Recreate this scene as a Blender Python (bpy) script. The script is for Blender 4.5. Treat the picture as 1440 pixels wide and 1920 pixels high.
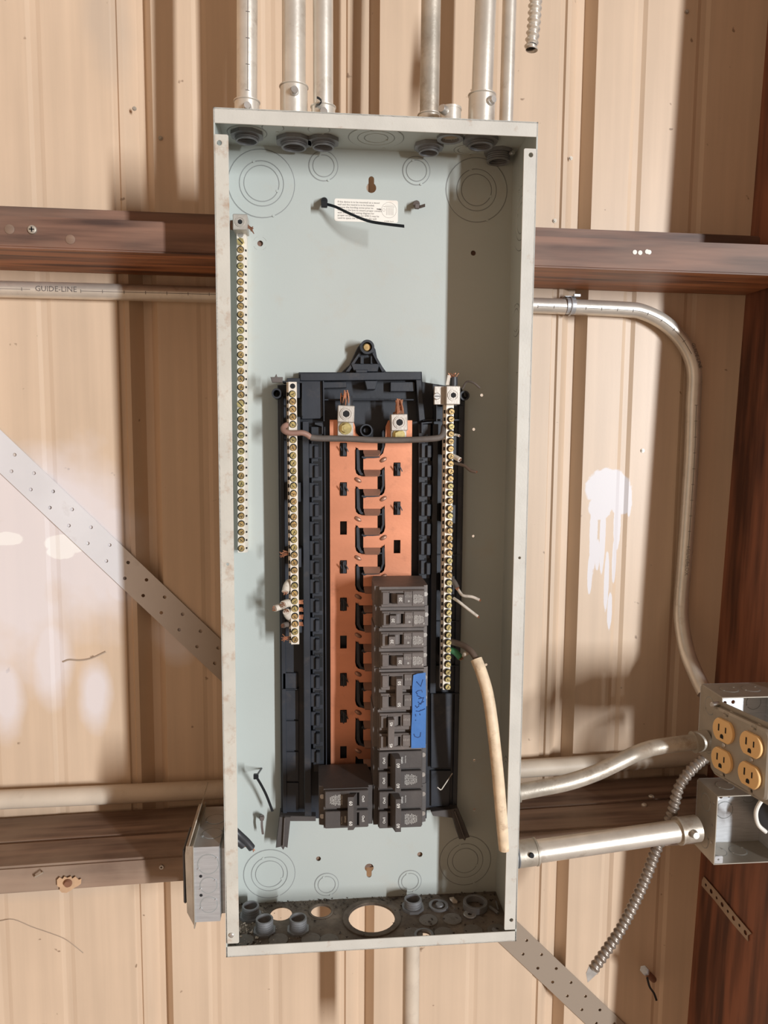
import bpy, bmesh, math, random
from mathutils import Vector, Matrix
random.seed(7)
for o in list(bpy.data.objects): bpy.data.objects.remove(o)
SC = bpy.context.scene; COL = SC.collection
pi = math.pi
# ------------------------------------------------------------------ camera
CAM = Vector((-0.0739, -0.88405, 0.144315)); F = 1429.0
YAW, PITCH, ROLL = 0.0933448, 0.1038124, 0.0072782
def cam_axes():
    cy, sy, cp, sp = math.cos(YAW), math.sin(YAW), math.cos(PITCH), math.sin(PITCH)
    f = Vector((sy*cp, cy*cp, -sp)); r = Vector((cy, -sy, 0)); u = r.cross(f)
    cr, sr = math.cos(ROLL), math.sin(ROLL)
    return cr*r+sr*u, -sr*r+cr*u, f
R_, U_, F_ = cam_axes()
cd = bpy.data.cameras.new('camera'); cam = bpy.data.objects.new('camera', cd); COL.objects.link(cam)
cam.matrix_world = Matrix(((R_.x, U_.x, -F_.x, CAM.x), (R_.y, U_.y, -F_.y, CAM.y), (R_.z, U_.z, -F_.z, CAM.z), (0, 0, 0, 1)))
cd.sensor_fit = 'VERTICAL'; cd.sensor_height = 36.0; cd.sensor_width = 27.0
cd.lens = 36.0*F/1920.0; cd.clip_start = 0.01
SC.camera = cam
# ------------------------------------------------------------------ light
w = bpy.data.worlds.new('world'); SC.world = w; w.use_nodes = True
w.node_tree.nodes['Background'].inputs[0].default_value = (1.0, 0.70, 0.50, 1)
w.node_tree.nodes['Background'].inputs[1].default_value = 0.30
KD = Vector((math.sin(math.radians(34.0)), -math.cos(math.radians(34.0)), 0.0))
def area(name, loc, aim, sx, sy, power, color):
    l = bpy.data.lights.new(name, 'AREA'); l.shape = 'RECTANGLE'; l.size = sx; l.size_y = sy
    l.energy = power; l.color = color
    o = bpy.data.objects.new(name, l); COL.objects.link(o); o.location = loc
    d = Vector(aim)-Vector(loc); o.rotation_euler = d.to_track_quat('-Z', 'Y').to_euler()
    return o
area('door_daylight', Vector((0, .1, .05))+KD*12.0+Vector((0, 0, .6)), (0, .1, 0), .34, 3.8, 1620, (.92, .96, 1.0))
SC.view_settings.view_transform = 'Standard'; SC.view_settings.look = 'None'
SC.view_settings.gamma = 1; SC.view_settings.use_curve_mapping = False
SC.view_settings.exposure = 0.08
# ------------------------------------------------------------------ pixel helpers (rays through the photo onto real planes)
def ray(x, y): return F_*F + R_*(x-720) - U_*(y-960)
def at(x, y, Y):
    d = ray(x, y); return CAM + d*((Y-CAM.y)/d.y)
def atZ(x, y, Z):
    d = ray(x, y); return CAM + d*((Z-CAM.z)/d.z)
def hit(x, y, P0, N):
    d = ray(x, y); return CAM + d*((Vector(P0)-CAM).dot(N)/d.dot(N))
# ------------------------------------------------------------------ materials
MATS = {}
def node(nt, t, **kw):
    n = nt.nodes.new(t)
    for k, v in kw.items(): setattr(n, k, v)
    return n
def mat(name, col, rough=.5, metal=0.0, var=.12, vscale=30, dirt=None, dirt_amt=0.0, dscale=8, bump=0.0, bscale=200, stretch=(1, 1, 1), spec=.5, coat=0):
    m = bpy.data.materials.new(name); m.use_nodes = True; nt = m.node_tree; L = nt.links
    b = nt.nodes['Principled BSDF']; b.inputs['Roughness'].default_value = rough; b.inputs['Metallic'].default_value = metal
    b.inputs['Specular IOR Level'].default_value = spec
    tc = node(nt, 'ShaderNodeTexCoord'); mp = node(nt, 'ShaderNodeMapping'); mp.inputs['Scale'].default_value = stretch
    geo = node(nt, 'ShaderNodeNewGeometry')
    L.new(geo.outputs['Position'], mp.inputs[0])
    n1 = node(nt, 'ShaderNodeTexNoise'); n1.inputs['Scale'].default_value = vscale; n1.inputs['Detail'].default_value = 5
    L.new(mp.outputs[0], n1.inputs['Vector'])
    mr = node(nt, 'ShaderNodeMapRange'); mr.inputs[1].default_value = .3; mr.inputs[2].default_value = .7
    mr.inputs[3].default_value = 1-var; mr.inputs[4].default_value = 1+var
    L.new(n1.outputs['Fac'], mr.inputs[0])
    mx = node(nt, 'ShaderNodeVectorMath', operation='SCALE'); mx.inputs[0].default_value = col
    L.new(mr.outputs[0], mx.inputs['Scale']); out = mx.outputs[0]
    if dirt:
        n2 = node(nt, 'ShaderNodeTexNoise'); n2.inputs['Scale'].default_value = dscale; n2.inputs['Detail'].default_value = 8; n2.inputs['Roughness'].default_value = .7
        L.new(geo.outputs['Position'], n2.inputs['Vector'])
        r2 = node(nt, 'ShaderNodeMapRange'); r2.inputs[1].default_value = .62-dirt_amt*.35; r2.inputs[2].default_value = .72-dirt_amt*.1; r2.inputs[3].default_value = 0; r2.inputs[4].default_value = min(1, .35+dirt_amt)
        L.new(n2.outputs['Fac'], r2.inputs[0])
        mm = node(nt, 'ShaderNodeMix', data_type='RGBA'); L.new(r2.outputs[0], mm.inputs[0]); L.new(out, mm.inputs[6]); mm.inputs[7].default_value = (*dirt, 1)
        out = mm.outputs[2]
    L.new(out, b.inputs['Base Color'])
    if bump:
        n3 = node(nt, 'ShaderNodeTexNoise'); n3.inputs['Scale'].default_value = bscale; n3.inputs['Detail'].default_value = 3
        L.new(mp.outputs[0], n3.inputs['Vector'])
        bp = node(nt, 'ShaderNodeBump'); bp.inputs['Strength'].default_value = bump; bp.inputs['Distance'].default_value = .001
        L.new(n3.outputs['Fac'], bp.inputs['Height']); L.new(bp.outputs[0], b.inputs['Normal'])
    MATS[name] = m; return m
def wood(name, c1, c2, axis='X', rough=.65, scale=1.0, gray=None, gray_amt=.0):
    m = bpy.data.materials.new(name); m.use_nodes = True; nt = m.node_tree; L = nt.links
    b = nt.nodes['Principled BSDF']; b.inputs['Roughness'].default_value = rough
    geo = node(nt, 'ShaderNodeNewGeometry'); mp = node(nt, 'ShaderNodeMapping')
    s = {'X': (1.6, 14, 14), 'Z': (14, 14, 1.6)}[axis]; mp.inputs['Scale'].default_value = tuple(v*scale for v in s)
    L.new(geo.outputs['Position'], mp.inputs[0])
    n0 = node(nt, 'ShaderNodeTexNoise'); n0.inputs['Scale'].default_value = 1.2; n0.inputs['Detail'].default_value = 3; L.new(mp.outputs[0], n0.inputs['Vector'])
    sc = node(nt, 'ShaderNodeMath', operation='MULTIPLY'); sc.inputs[1].default_value = 16; L.new(n0.outputs['Fac'], sc.inputs[0])
    sn = node(nt, 'ShaderNodeMath', operation='SINE'); L.new(sc.outputs[0], sn.inputs[0])
    n1 = node(nt, 'ShaderNodeTexNoise'); n1.inputs['Scale'].default_value = 9; n1.inputs['Detail'].default_value = 6
    mp2 = node(nt, 'ShaderNodeMapping'); s2 = {'X': (.6, 9, 9), 'Z': (9, 9, .6)}[axis]; mp2.inputs['Scale'].default_value = s2
    L.new(geo.outputs['Position'], mp2.inputs[0]); L.new(mp2.outputs[0], n1.inputs['Vector'])
    ad = node(nt, 'ShaderNodeMath', operation='MULTIPLY_ADD'); ad.inputs[1].default_value = .16; L.new(sn.outputs[0], ad.inputs[0]); L.new(n1.outputs['Fac'], ad.inputs[2])
    cr = node(nt, 'ShaderNodeValToRGB'); cr.color_ramp.elements[0].position = .3; cr.color_ramp.elements[1].position = .72
    cr.color_ramp.elements[0].color = (*c1, 1); cr.color_ramp.elements[1].color = (*c2, 1)
    L.new(ad.outputs[0], cr.inputs[0]); out = cr.outputs[0]
    if gray:
        n2 = node(nt, 'ShaderNodeTexNoise'); n2.inputs['Scale'].default_value = 7; n2.inputs['Detail'].default_value = 5; L.new(geo.outputs['Position'], n2.inputs['Vector'])
        r2 = node(nt, 'ShaderNodeMapRange'); r2.inputs[1].default_value = .4; r2.inputs[2].default_value = .62; r2.inputs[4].default_value = gray_amt; L.new(n2.outputs['Fac'], r2.inputs[0])
        mm = node(nt, 'ShaderNodeMix', data_type='RGBA'); L.new(r2.outputs[0], mm.inputs[0]); L.new(out, mm.inputs[6]); mm.inputs[7].default_value = (*gray, 1); out = mm.outputs[2]
    L.new(out, b.inputs['Base Color'])
    bp = node(nt, 'ShaderNodeBump'); bp.inputs['Strength'].default_value = .35; bp.inputs['Distance'].default_value = .001
    L.new(ad.outputs[0], bp.inputs['Height']); L.new(bp.outputs[0], b.inputs['Normal'])
    MATS[name] = m; return m

mat('enamel', (.455, .485, .455), .38, 0, .03, 6, (.46, .44, .38), .12, 14, .06, 500)
mat('enamel_bottom', (.20, .165, .13), .8, 0, .35, 40, (.085, .065, .05), .55, 22, .6, 300)
mat('enamel_rust', (.55, .525, .46), .5, 0, .08, 25, (.33, .17, .08), .26, 45, .15, 400)
mat('enamel_edge', (.55, .53, .475), .5, 0, .07, 25, (.33, .18, .09), .12, 60, .15, 400)
mat('groove', (.26, .27, .26), .7)
mat('black_plastic', (.022, .026, .034), .42, 0, .25, 25, (.07, .06, .055), .18, 30, .05, 300)
mat('dusty_plastic', (.120, .100, .090), .6, 0, .15, 30, (.18, .145, .125), .35, 45, .1, 400)
mat('dusty_plastic_b', (.065, .056, .052), .55, 0, .15, 30, (.09, .078, .07), .25, 45, .1, 400)
mat('dark_hole', (.006, .006, .007), .8)
mat('copper', (.80, .34, .20), .36, .8, .10, 9, (.42, .19, .12), .16, 26, .05, 200, (1, 1, 3))
mat('copper_dull', (.42, .24, .17), .5, .6, .15, 30)
mat('copper_strand', (.42, .19, .11), .4, .7, .3, 90)
mat('lug_metal', (.52, .475, .42), .45, .6, .12, 60, (.30, .24, .19), .15, 60, .15, 400)
mat('aluminium', (.86, .79, .68), .38, .35, .10, 60, (.45, .36, .28), .10, 60, .1, 400)
mat('brass', (.78, .56, .26), .3, .85, .3, 120)
mat('brass_y', (.78, .66, .30), .3, .85, .3, 120)
mat('steel', (.55, .53, .50), .35, .8, .2, 80)
mat('galv', (.72, .67, .59), .36, .6, .08, 40, (.38, .31, .24), .15, 30, .1, 250)
mat('bounce_wall_tan', (.62, .43, .27), .5, 0, .05, 5)
mat('galv_old', (.47, .42, .35), .45, .5, .2, 35, (.26, .19, .13), .32, 34, .2, 250)
mat('slug_gray', (.21, .195, .175), .7, 0, .2, 60, (.10, .08, .06), .4, 60)
mat('flex_steel', (.30, .255, .215), .42, .6, .15, 30)
mat('galv_box', (.40, .36, .30), .45, .45, .1, 30, (.33, .27, .21), .15, 20, .08, 300)
mat('galv_bright', (.56, .57, .58), .35, .55, .10, 40, None, 0, 8, .12, 300, (1, 1, 12))
mat('pipe_tan', (.56, .47, .37), .5, .0, .08, 20, (.40, .32, .25), .2, 22, .1, 200)
mat('dark_steel', (.24, .24, .245), .5, .35, .15, 60)
mat('strap', (.70, .69, .69), .45, .15, .06, 10, (.48, .44, .42), .1, 20)
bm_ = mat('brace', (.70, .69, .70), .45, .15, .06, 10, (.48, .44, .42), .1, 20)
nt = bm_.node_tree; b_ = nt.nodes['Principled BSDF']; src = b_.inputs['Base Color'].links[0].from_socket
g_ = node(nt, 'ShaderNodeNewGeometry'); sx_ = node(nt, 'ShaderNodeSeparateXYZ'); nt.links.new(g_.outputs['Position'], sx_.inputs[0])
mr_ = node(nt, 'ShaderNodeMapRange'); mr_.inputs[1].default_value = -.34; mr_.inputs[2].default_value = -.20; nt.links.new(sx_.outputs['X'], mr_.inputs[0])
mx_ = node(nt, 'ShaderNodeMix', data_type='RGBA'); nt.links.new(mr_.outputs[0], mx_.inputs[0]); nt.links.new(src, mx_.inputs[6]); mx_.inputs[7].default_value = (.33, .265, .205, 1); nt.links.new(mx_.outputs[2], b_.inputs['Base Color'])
mat('strap_tan', (.40, .31, .235), .5, .1, .1, 20)
mat('rust', (.20, .09, .05), .8)
mat('cable_gray', (.105, .085, .072), .7, 0, .2, 60, None, 0, 8, .2, 300)
mat('cable_copper', (.30, .17, .13), .6, .1, .15, 60)
mat('black_tie', (.012, .015, .018), .3)
mat('brown_tie', (.12, .095, .085), .5)
mat('white_insul', (.74, .58, .40), .55, 0, .15, 70, (.30, .18, .10), .22, 60, .15, 300)
mat('brown_insul', (.115, .08, .06), .5, 0, .2, 70)
mat('wire_white', (.62, .56, .48), .5, 0, .15, 100, (.25, .18, .12), .2, 90)
mat('wire_black', (.035, .035, .038), .45)
mat('wire_green', (.05, .22, .10), .45)
mat('paper', (.82, .77, .69), .6, 0, .04, 20, (.70, .50, .38), .12, 18)
mat('ink', (.12, .10, .09), .6)
mat('print_white', (.82, .80, .74), .6)
mat('print_dim', (.40, .37, .33), .6)
mat('tape', (.045, .155, .42), .55, 0, .10, 40, None, 0, 8, .3, 120)
mat('tape_ink', (.02, .05, .16), .6)
mat('almond', (.86, .55, .24), .35, 0, .03, 20)
mat('cardboard', (.50, .32, .19), .8, 0, .15, 60)
mat('debris', (.62, .54, .45), .8, 0, .4, 300)
mat('dirt', (.06, .045, .035), .9, 0, .5, 200)
wood('wood_red_bounce', (.10, .036, .018), (.44, .18, .08), 'X', .5, 1.3)  # red timber; the underside's orange bounce glow is put into this colour
wood('wood_purple', (.06, .030, .022), (.24, .125, .083), 'X', .6, 1.3, (.17, .12, .09), .4)
wood('wood_gray', (.11, .062, .042), (.28, .18, .125), 'X', .7, 1.2, (.32, .235, .17), .65)
wood('wood_post', (.085, .032, .02), (.29, .11, .058), 'Z', .5, .9)

# ------------------------------------------------------------------ mesh builder
class MB:
    def __init__(s): s.bm = bmesh.new(); s.mi = 0
    def _f(s, vs):
        try:
            f = s.bm.faces.new(vs); f.material_index = s.mi; return f
        except ValueError: return None
    def box(s, x0, x1, y0, y1, z0, z1, bev=0):
        c = [s.bm.verts.new(p) for p in ((x0, y0, z0), (x1, y0, z0), (x1, y1, z0), (x0, y1, z0), (x0, y0, z1), (x1, y0, z1), (x1, y1, z1), (x0, y1, z1))]
        fs = [s._f([c[i] for i in q]) for q in ((0, 3, 2, 1), (4, 5, 6, 7), (0, 1, 5, 4), (1, 2, 6, 5), (2, 3, 7, 6), (3, 0, 4, 7))]
        if bev:
            es = {e for f in fs for e in f.edges}
            r = bmesh.ops.bevel(s.bm, geom=list(es), offset=bev, segments=1, affect='EDGES', clamp_overlap=True, material=s.mi)
        return s
    def hexa(s, pts):   # 8 pts in the order of box
        c = [s.bm.verts.new(p) for p in pts]
        for q in ((0, 3, 2, 1), (4, 5, 6, 7), (0, 1, 5, 4), (1, 2, 6, 5), (2, 3, 7, 6), (3, 0, 4, 7)): s._f([c[i] for i in q])
        return s
    def prism(s, pts, off):   # planar polygon + offset vector
        off = Vector(off); a = [s.bm.verts.new(Vector(p)) for p in pts]; b = [s.bm.verts.new(Vector(p)+off) for p in pts]
        n = len(a); s._f(a); s._f(b[::-1])
        for i in range(n): s._f([a[i], b[i], b[(i+1) % n], a[(i+1) % n]])
        return s
    def tube(s, pts, r, seg=14, cap=True, rf=None, ups=None):
        pts = [Vector(p) for p in pts]; n = len(pts); T = []
        for i in range(n):
            t = (pts[min(i+1, n-1)]-pts[max(i-1, 0)]); T.append(t.normalized())
        ref = Vector((0, 0, 1)) if abs(T[0].z) < .9 else Vector((0, 1, 0))
        N = (ref-T[0]*ref.dot(T[0])).normalized(); rings = []; acc = 0
        for i in range(n):
            if i: 
                N = (N-T[i]*N.dot(T[i])).normalized(); acc += (pts[i]-pts[i-1]).length
            B = T[i].cross(N); rr = r[i] if isinstance(r, (list, tuple)) else r; ring = []
            for k in range(seg):
                a = 2*pi*k/seg; q = rf(acc, a) if rf else rr
                ring.append(s.bm.verts.new(pts[i]+(N*math.cos(a)+B*math.sin(a))*q))
            rings.append(ring)
        for i in range(n-1):
            for k in range(seg):
                s._f([rings[i][k], rings[i][(k+1) % seg], rings[i+1][(k+1) % seg], rings[i+1][k]])
        if cap: s._f(rings[0][::-1]); s._f(rings[-1])
        return s
    def cyl(s, p0, p1, r, seg=16, r2=None):
        return s.tube([p0, p1], [r, r if r2 is None else r2], seg)
    def pipe(s, p0, p1, ro, ri, seg=24):  # hollow
        p0, p1 = Vector(p0), Vector(p1); t = (p1-p0).normalized(); ref = Vector((0, 0, 1)) if abs(t.z) < .9 else Vector((0, 1, 0))
        N = (ref-t*ref.dot(t)).normalized(); B = t.cross(N); rg = []
        for c, r in ((p0, ri), (p0, ro), (p1, ro), (p1, ri)):
            rg.append([s.bm.verts.new(c+(N*math.cos(2*pi*k/seg)+B*math.sin(2*pi*k/seg))*r) for k in range(seg)])
        for j in range(4):
            a, b = rg[j], rg[(j+1) % 4]
            for k in range(seg): s._f([a[k], a[(k+1) % seg], b[(k+1) % seg], b[k]])
        return s
    def ribbon(s, pts, wv, th, sub=0):  # flat strap along pts; wv = list of half-width vectors; th thickness vector
        pts = [Vector(p) for p in pts]; R = []
        for p, wd in zip(pts, wv):
            wd = Vector(wd); t = Vector(th) if not callable(th) else th(p)
            R.append([s.bm.verts.new(q) for q in (p-wd, p+wd, p+wd+t, p-wd+t)])
        for a, b in zip(R, R[1:]):
            for k in range(4): s._f([a[k], a[(k+1) % 4], b[(k+1) % 4], b[k]])
        s._f(R[0][::-1]); s._f(R[-1]); return s
    def add_mesh(s, me, M=None):
        vs = [s.bm.verts.new((M @ v.co) if M else v.co) for v in me.vertices]
        for p in me.polygons: s._f([vs[i] for i in p.vertices])
        return s
    def plate(s, loops, t, M, bev=0):
        me = curve_mesh(loops, t, bev); s.add_mesh(me, M); bpy.data.meshes.remove(me); return s
    def text(s, body, size, M, t=.00015, align='CENTER', ls=1.0, cs=1.0):
        me = text_mesh(body, size, t, align, ls, cs); s.add_mesh(me, M); bpy.data.meshes.remove(me); return s
    def mesh(s, name, smooth=32):
        bmesh.ops.remove_doubles(s.bm, verts=s.bm.verts, dist=1e-7)
        bmesh.ops.recalc_face_normals(s.bm, faces=s.bm.faces)
        me = bpy.data.meshes.new(name)
        if smooth:
            for f in s.bm.faces: f.smooth = True
            for e in s.bm.edges:
                if len(e.link_faces) != 2 or e.calc_face_angle(0) > math.radians(smooth): e.smooth = False
        s.bm.to_mesh(me); s.bm.free(); return me
def curve_mesh(loops, t, bev=0):
    cu = bpy.data.curves.new('c', 'CURVE'); cu.dimensions = '2D'; cu.fill_mode = 'BOTH'; cu.extrude = max(t/2-bev, 1e-5)
    if bev: cu.bevel_depth = bev; cu.bevel_resolution = 0; cu.offset = -bev
    for lp in loops:
        sp = cu.splines.new('POLY'); sp.points.add(len(lp)-1)
        for i, (x, y) in enumerate(lp): sp.points[i].co = (x, y, 0, 1)
        sp.use_cyclic_u = True
    ob_ = bpy.data.objects.new('c', cu); me = bpy.data.meshes.new_from_object(ob_); bpy.data.objects.remove(ob_); bpy.data.curves.remove(cu)
    return me
def text_mesh(body, size, t, align='CENTER', ls=1.0, cs=1.0):
    cu = bpy.data.curves.new('t', 'FONT'); cu.body = body; cu.size = size; cu.extrude = t/2; cu.align_x = align; cu.align_y = 'CENTER'
    cu.space_line = ls; cu.space_character = cs; cu.resolution_u = 2
    ob_ = bpy.data.objects.new('t', cu); me = bpy.data.meshes.new_from_object(ob_); bpy.data.objects.remove(ob_); bpy.data.curves.remove(cu)
    return me
def circle(cx, cy, r, n=28, ry=None): return [(cx+r*math.cos(2*pi*k/n), cy+(ry or r)*math.sin(2*pi*k/n)) for k in range(n)]
def rrect(x0, x1, y0, y1, r, n=4):
    o = []
    for cx, cy, a0 in ((x1-r, y1-r, 0), (x0+r, y1-r, pi/2), (x0+r, y0+r, pi), (x1-r, y0+r, 1.5*pi)):
        for k in range(n+1): a = a0+pi/2*k/n; o.append((cx+r*math.cos(a), cy+r*math.sin(a)))
    return o
def rect(x0, x1, y0, y1): return [(x0, y0), (x1, y0), (x1, y1), (x0, y1)]
def MXZ(y, x=0, z=0): return Matrix(((1, 0, 0, x), (0, 0, -1, y), (0, 1, 0, z), (0, 0, 0, 1)))   # local u->X v->Z w->-Y (towards viewer)
def MXY(z): return Matrix(((1, 0, 0, 0), (0, 1, 0, 0), (0, 0, 1, z), (0, 0, 0, 1)))
def frame(o, u, v):
    u, v = Vector(u).normalized(), Vector(v).normalized(); n = u.cross(v)
    return Matrix(((u.x, v.x, n.x, o[0]), (u.y, v.y, n.y, o[1]), (u.z, v.z, n.z, o[2]), (0, 0, 0, 1)))
WORLD = {}
def setp(o, p):
    if p is not None:
        o.parent = p; o.matrix_parent_inverse = Matrix.Translation(-WORLD.get(p, Vector()))
def ob(name, mb, mats, parent=None, label=None, cat=None, group=None, kind=None, smooth=32, local=False):
    me = mb.mesh(name, smooth) if isinstance(mb, MB) else mb
    for m in (mats if isinstance(mats, (list, tuple)) else [mats]): 
        if isinstance(mb, MB): me.materials.append(MATS[m])
    o = bpy.data.objects.new(name, me); COL.objects.link(o)
    if not local:
        c = sum((Vector(b) for b in o.bound_box), Vector())/8
        me.transform(Matrix.Translation(-c)); o.location = c; WORLD[o] = c; setp(o, parent)
    else:
        if parent is not None: o.parent = parent
    for k, v in (('label', label), ('category', cat), ('group', group), ('kind', kind)):
        if v: o[k] = v
    return o
def thing(name, loc, label, cat, group=None, rot=(0, 0, 0)):
    o = bpy.data.objects.new(name, None); COL.objects.link(o); o.location = loc; o.rotation_euler = rot; o.empty_display_size = .02
    WORLD[o] = Vector(loc); o['label'] = label; o['category'] = cat
    if group: o['group'] = group
    return o
def inst(name, me, parent, M, label=None, kind=None):   # shared-mesh part placed by a world matrix
    o = bpy.data.objects.new(name, me); COL.objects.link(o); o.parent = parent
    o.matrix_parent_inverse = Matrix.Translation(-WORLD.get(parent, Vector())); o.matrix_basis = M
    if label: o['label'] = label
    if kind: o['kind'] = kind
    return o
def smooth_path(pts, n=8):
    pts = [Vector(p) for p in pts]; P = [pts[0]*2-pts[1]]+pts+[pts[-1]*2-pts[-2]]; o = []
    for i in range(1, len(P)-2):
        for k in range(n):
            t = k/n; a, b, c, d = P[i-1:i+3]
            o.append(.5*((2*b)+(c-a)*t+(2*a-5*b+4*c-d)*t*t+(-a+3*b-3*c+d)*t**3))
    o.append(pts[-1]); return o
def PX(lst, n=0):
    p = [at(x, y, Y) for x, y, Y in lst]; return smooth_path(p, n) if n else p

# ================================================================== WALL
WY = .25
RIBS = (-.629, -.3135, .002, .3175)
def wall_profile():
    pts = [(-1.15, 0)]
    for c in RIBS:
        for dx, d in ((-.036, 0), (-.034, .003), (-.028, .003), (-.0255, 0), (-.0195, 0), (-.004, .021), (.0075, .021), (.0195, 0)): pts.append((c+dx, d))
        if c > -.7:
            for b in (.085, .18):
                q = .0026 if c > .2 else .0011
                for dx, d in ((-.011, 0), (-.005, q), (.003, q), (.009, 0)): pts.append((c+b+dx, d))
    pts.append((.66, 0)); return pts
mb = MB(); prof = wall_profile(); zs = [-1.15, -.6, 0, .6, 1.3]
for side in (0, 1):
    g = [[mb.bm.verts.new((x, WY+d+side*.0015, z)) for z in zs] for x, d in prof]
    for i in range(len(g)-1):
        for k in range(len(zs)-1): mb._f([g[i][k], g[i+1][k], g[i+1][k+1], g[i][k+1]])
def wall_material():
    m = mat('wall', (.60, .45, .32), .42, 0, .05, 5, None, 0, 8, .04, 300)
    nt = m.node_tree; L = nt.links; b = nt.nodes['Principled BSDF']; src = b.inputs['Base Color'].links[0].from_socket
    geo = node(nt, 'ShaderNodeNewGeometry')
    # vertical streaks
    mp = node(nt, 'ShaderNodeMapping'); mp.inputs['Scale'].default_value = (30, 1, 1.2); L.new(geo.outputs['Position'], mp.inputs[0])
    ns = node(nt, 'ShaderNodeTexNoise'); ns.inputs['Scale'].default_value = 2; ns.inputs['Detail'].default_value = 5; L.new(mp.outputs[0], ns.inputs['Vector'])
    mr = node(nt, 'ShaderNodeMapRange'); mr.inputs[1].default_value = .35; mr.inputs[2].default_value = .7; mr.inputs[3].default_value = .95; mr.inputs[4].default_value = 1.07; L.new(ns.outputs['Fac'], mr.inputs[0])
    sc = node(nt, 'ShaderNodeVectorMath', operation='SCALE'); L.new(src, sc.inputs[0]); L.new(mr.outputs[0], sc.inputs['Scale']); out = sc.outputs[0]
    # dark specks
    sp = node(nt, 'ShaderNodeTexNoise'); sp.inputs['Scale'].default_value = 55; sp.inputs['Detail'].default_value = 2; L.new(geo.outputs['Position'], sp.inputs['Vector'])
    r2 = node(nt, 'ShaderNodeMapRange'); r2.inputs[1].default_value = .745; r2.inputs[2].default_value = .78; r2.inputs[4].default_value = .7; L.new(sp.outputs['Fac'], r2.inputs[0])
    m1 = node(nt, 'ShaderNodeMix', data_type='RGBA'); L.new(r2.outputs[0], m1.inputs[0]); L.new(out, m1.inputs[6]); m1.inputs[7].default_value = (.16, .09, .05, 1); out = m1.outputs[2]
    def blobs(lst, soft, namt, nscale):
        nz = node(nt, 'ShaderNodeTexNoise'); nz.inputs['Scale'].default_value = nscale; nz.inputs['Detail'].default_value = 4; L.new(geo.outputs['Position'], nz.inputs['Vector'])
        prev = None
        for px, py, rx, rz in lst:
            c = at(px, py, WY); k = c.x  # centre on the siding
            sb = node(nt, 'ShaderNodeVectorMath', operation='SUBTRACT'); L.new(geo.outputs['Position'], sb.inputs[0]); sb.inputs[1].default_value = (c.x, 0, c.z)
            ml = node(nt, 'ShaderNodeVectorMath', operation='MULTIPLY'); L.new(sb.outputs[0], ml.inputs[0]); ml.inputs[1].default_value = (1264/rx, 0, 1264/rz)
            ln = node(nt, 'ShaderNodeVectorMath', operation='LENGTH'); L.new(ml.outputs[0], ln.inputs[0])
            if prev is None: prev = ln.outputs['Value']
            else:
                mn = node(nt, 'ShaderNodeMath', operation='MINIMUM'); L.new(prev, mn.inputs[0]); L.new(ln.outputs['Value'], mn.inputs[1]); prev = mn.outputs[0]
        ad = node(nt, 'ShaderNodeMath', operation='MULTIPLY_ADD'); L.new(nz.outputs['Fac'], ad.inputs[0]); ad.inputs[1].default_value = namt; L.new(prev, ad.inputs[2])
        r = node(nt, 'ShaderNodeMapRange'); r.inputs[1].default_value = 1+namt*.5-soft; r.inputs[2].default_value = 1+namt*.5+soft; r.inputs[3].default_value = 1; r.inputs[4].default_value = 0; L.new(ad.outputs[0], r.inputs[0])
        return r.outputs[0]
    soft = blobs([(60, 935, 140, 80), (150, 1020, 95, 150), (20, 1080, 110, 170), (95, 1230, 34, 75), (178, 1300, 26, 60), (10, 1310, 30, 75), (225, 1100, 30, 30), (330, 1190, 40, 45), (200, 985, 55, 45)], .38, .9, 16)
    ml = node(nt, 'ShaderNodeMath', operation='MULTIPLY'); L.new(soft, ml.inputs[0]); ml.inputs[1].default_value = .75
    m2 = node(nt, 'ShaderNodeMix', data_type='RGBA'); L.new(ml.outputs[0], m2.inputs[0]); L.new(out, m2.inputs[6]); m2.inputs[7].default_value = (.72, .68, .70, 1); out = m2.outputs[2]
    gray = blobs([(205, 60, 30, 70), (185, 30, 25, 50), (45, 1660, 200, 25)], .5, .5, 20)
    mlg = node(nt, 'ShaderNodeMath', operation='MULTIPLY'); L.new(gray, mlg.inputs[0]); mlg.inputs[1].default_value = .35
    m2b = node(nt, 'ShaderNodeMix', data_type='RGBA'); L.new(mlg.outputs[0], m2b.inputs[0]); L.new(out, m2b.inputs[6]); m2b.inputs[7].default_value = (.42, .36, .30, 1); out = m2b.outputs[2]
    hard = blobs([(1140, 915, 46, 38), (1113, 1000, 8, 80), (1106, 1075, 5, 42), (1120, 1040, 5, 32), (1130, 1000, 6, 80), (1137, 1090, 5, 60), (1143, 1145, 5, 38), (1158, 980, 8, 60), (1152, 1050, 5, 48), (1180, 940, 5, 30), (1126, 950, 24, 26), (1165, 945, 22, 22)], .05, .35, 110)
    m3 = node(nt, 'ShaderNodeMix', data_type='RGBA'); L.new(hard, m3.inputs[0]); L.new(out, m3.inputs[6]); m3.inputs[7].default_value = (.66, .62, .62, 1); out = m3.outputs[2]
    hw = blobs([(12, 1010, 28, 12), (115, 1035, 25, 14), (125, 1020, 38, 18)], .06, .5, 70)
    m4 = node(nt, 'ShaderNodeMix', data_type='RGBA'); L.new(hw, m4.inputs[0]); L.new(out, m4.inputs[6]); m4.inputs[7].default_value = (.80, .76, .72, 1); out = m4.outputs[2]
    L.new(out, b.inputs['Base Color'])
wall_material()
wall = ob('wall_back', mb, 'wall', kind='structure', smooth=6)
wall['label'] = 'tan painted ribbed metal siding wall with white paint overspray'
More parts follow.
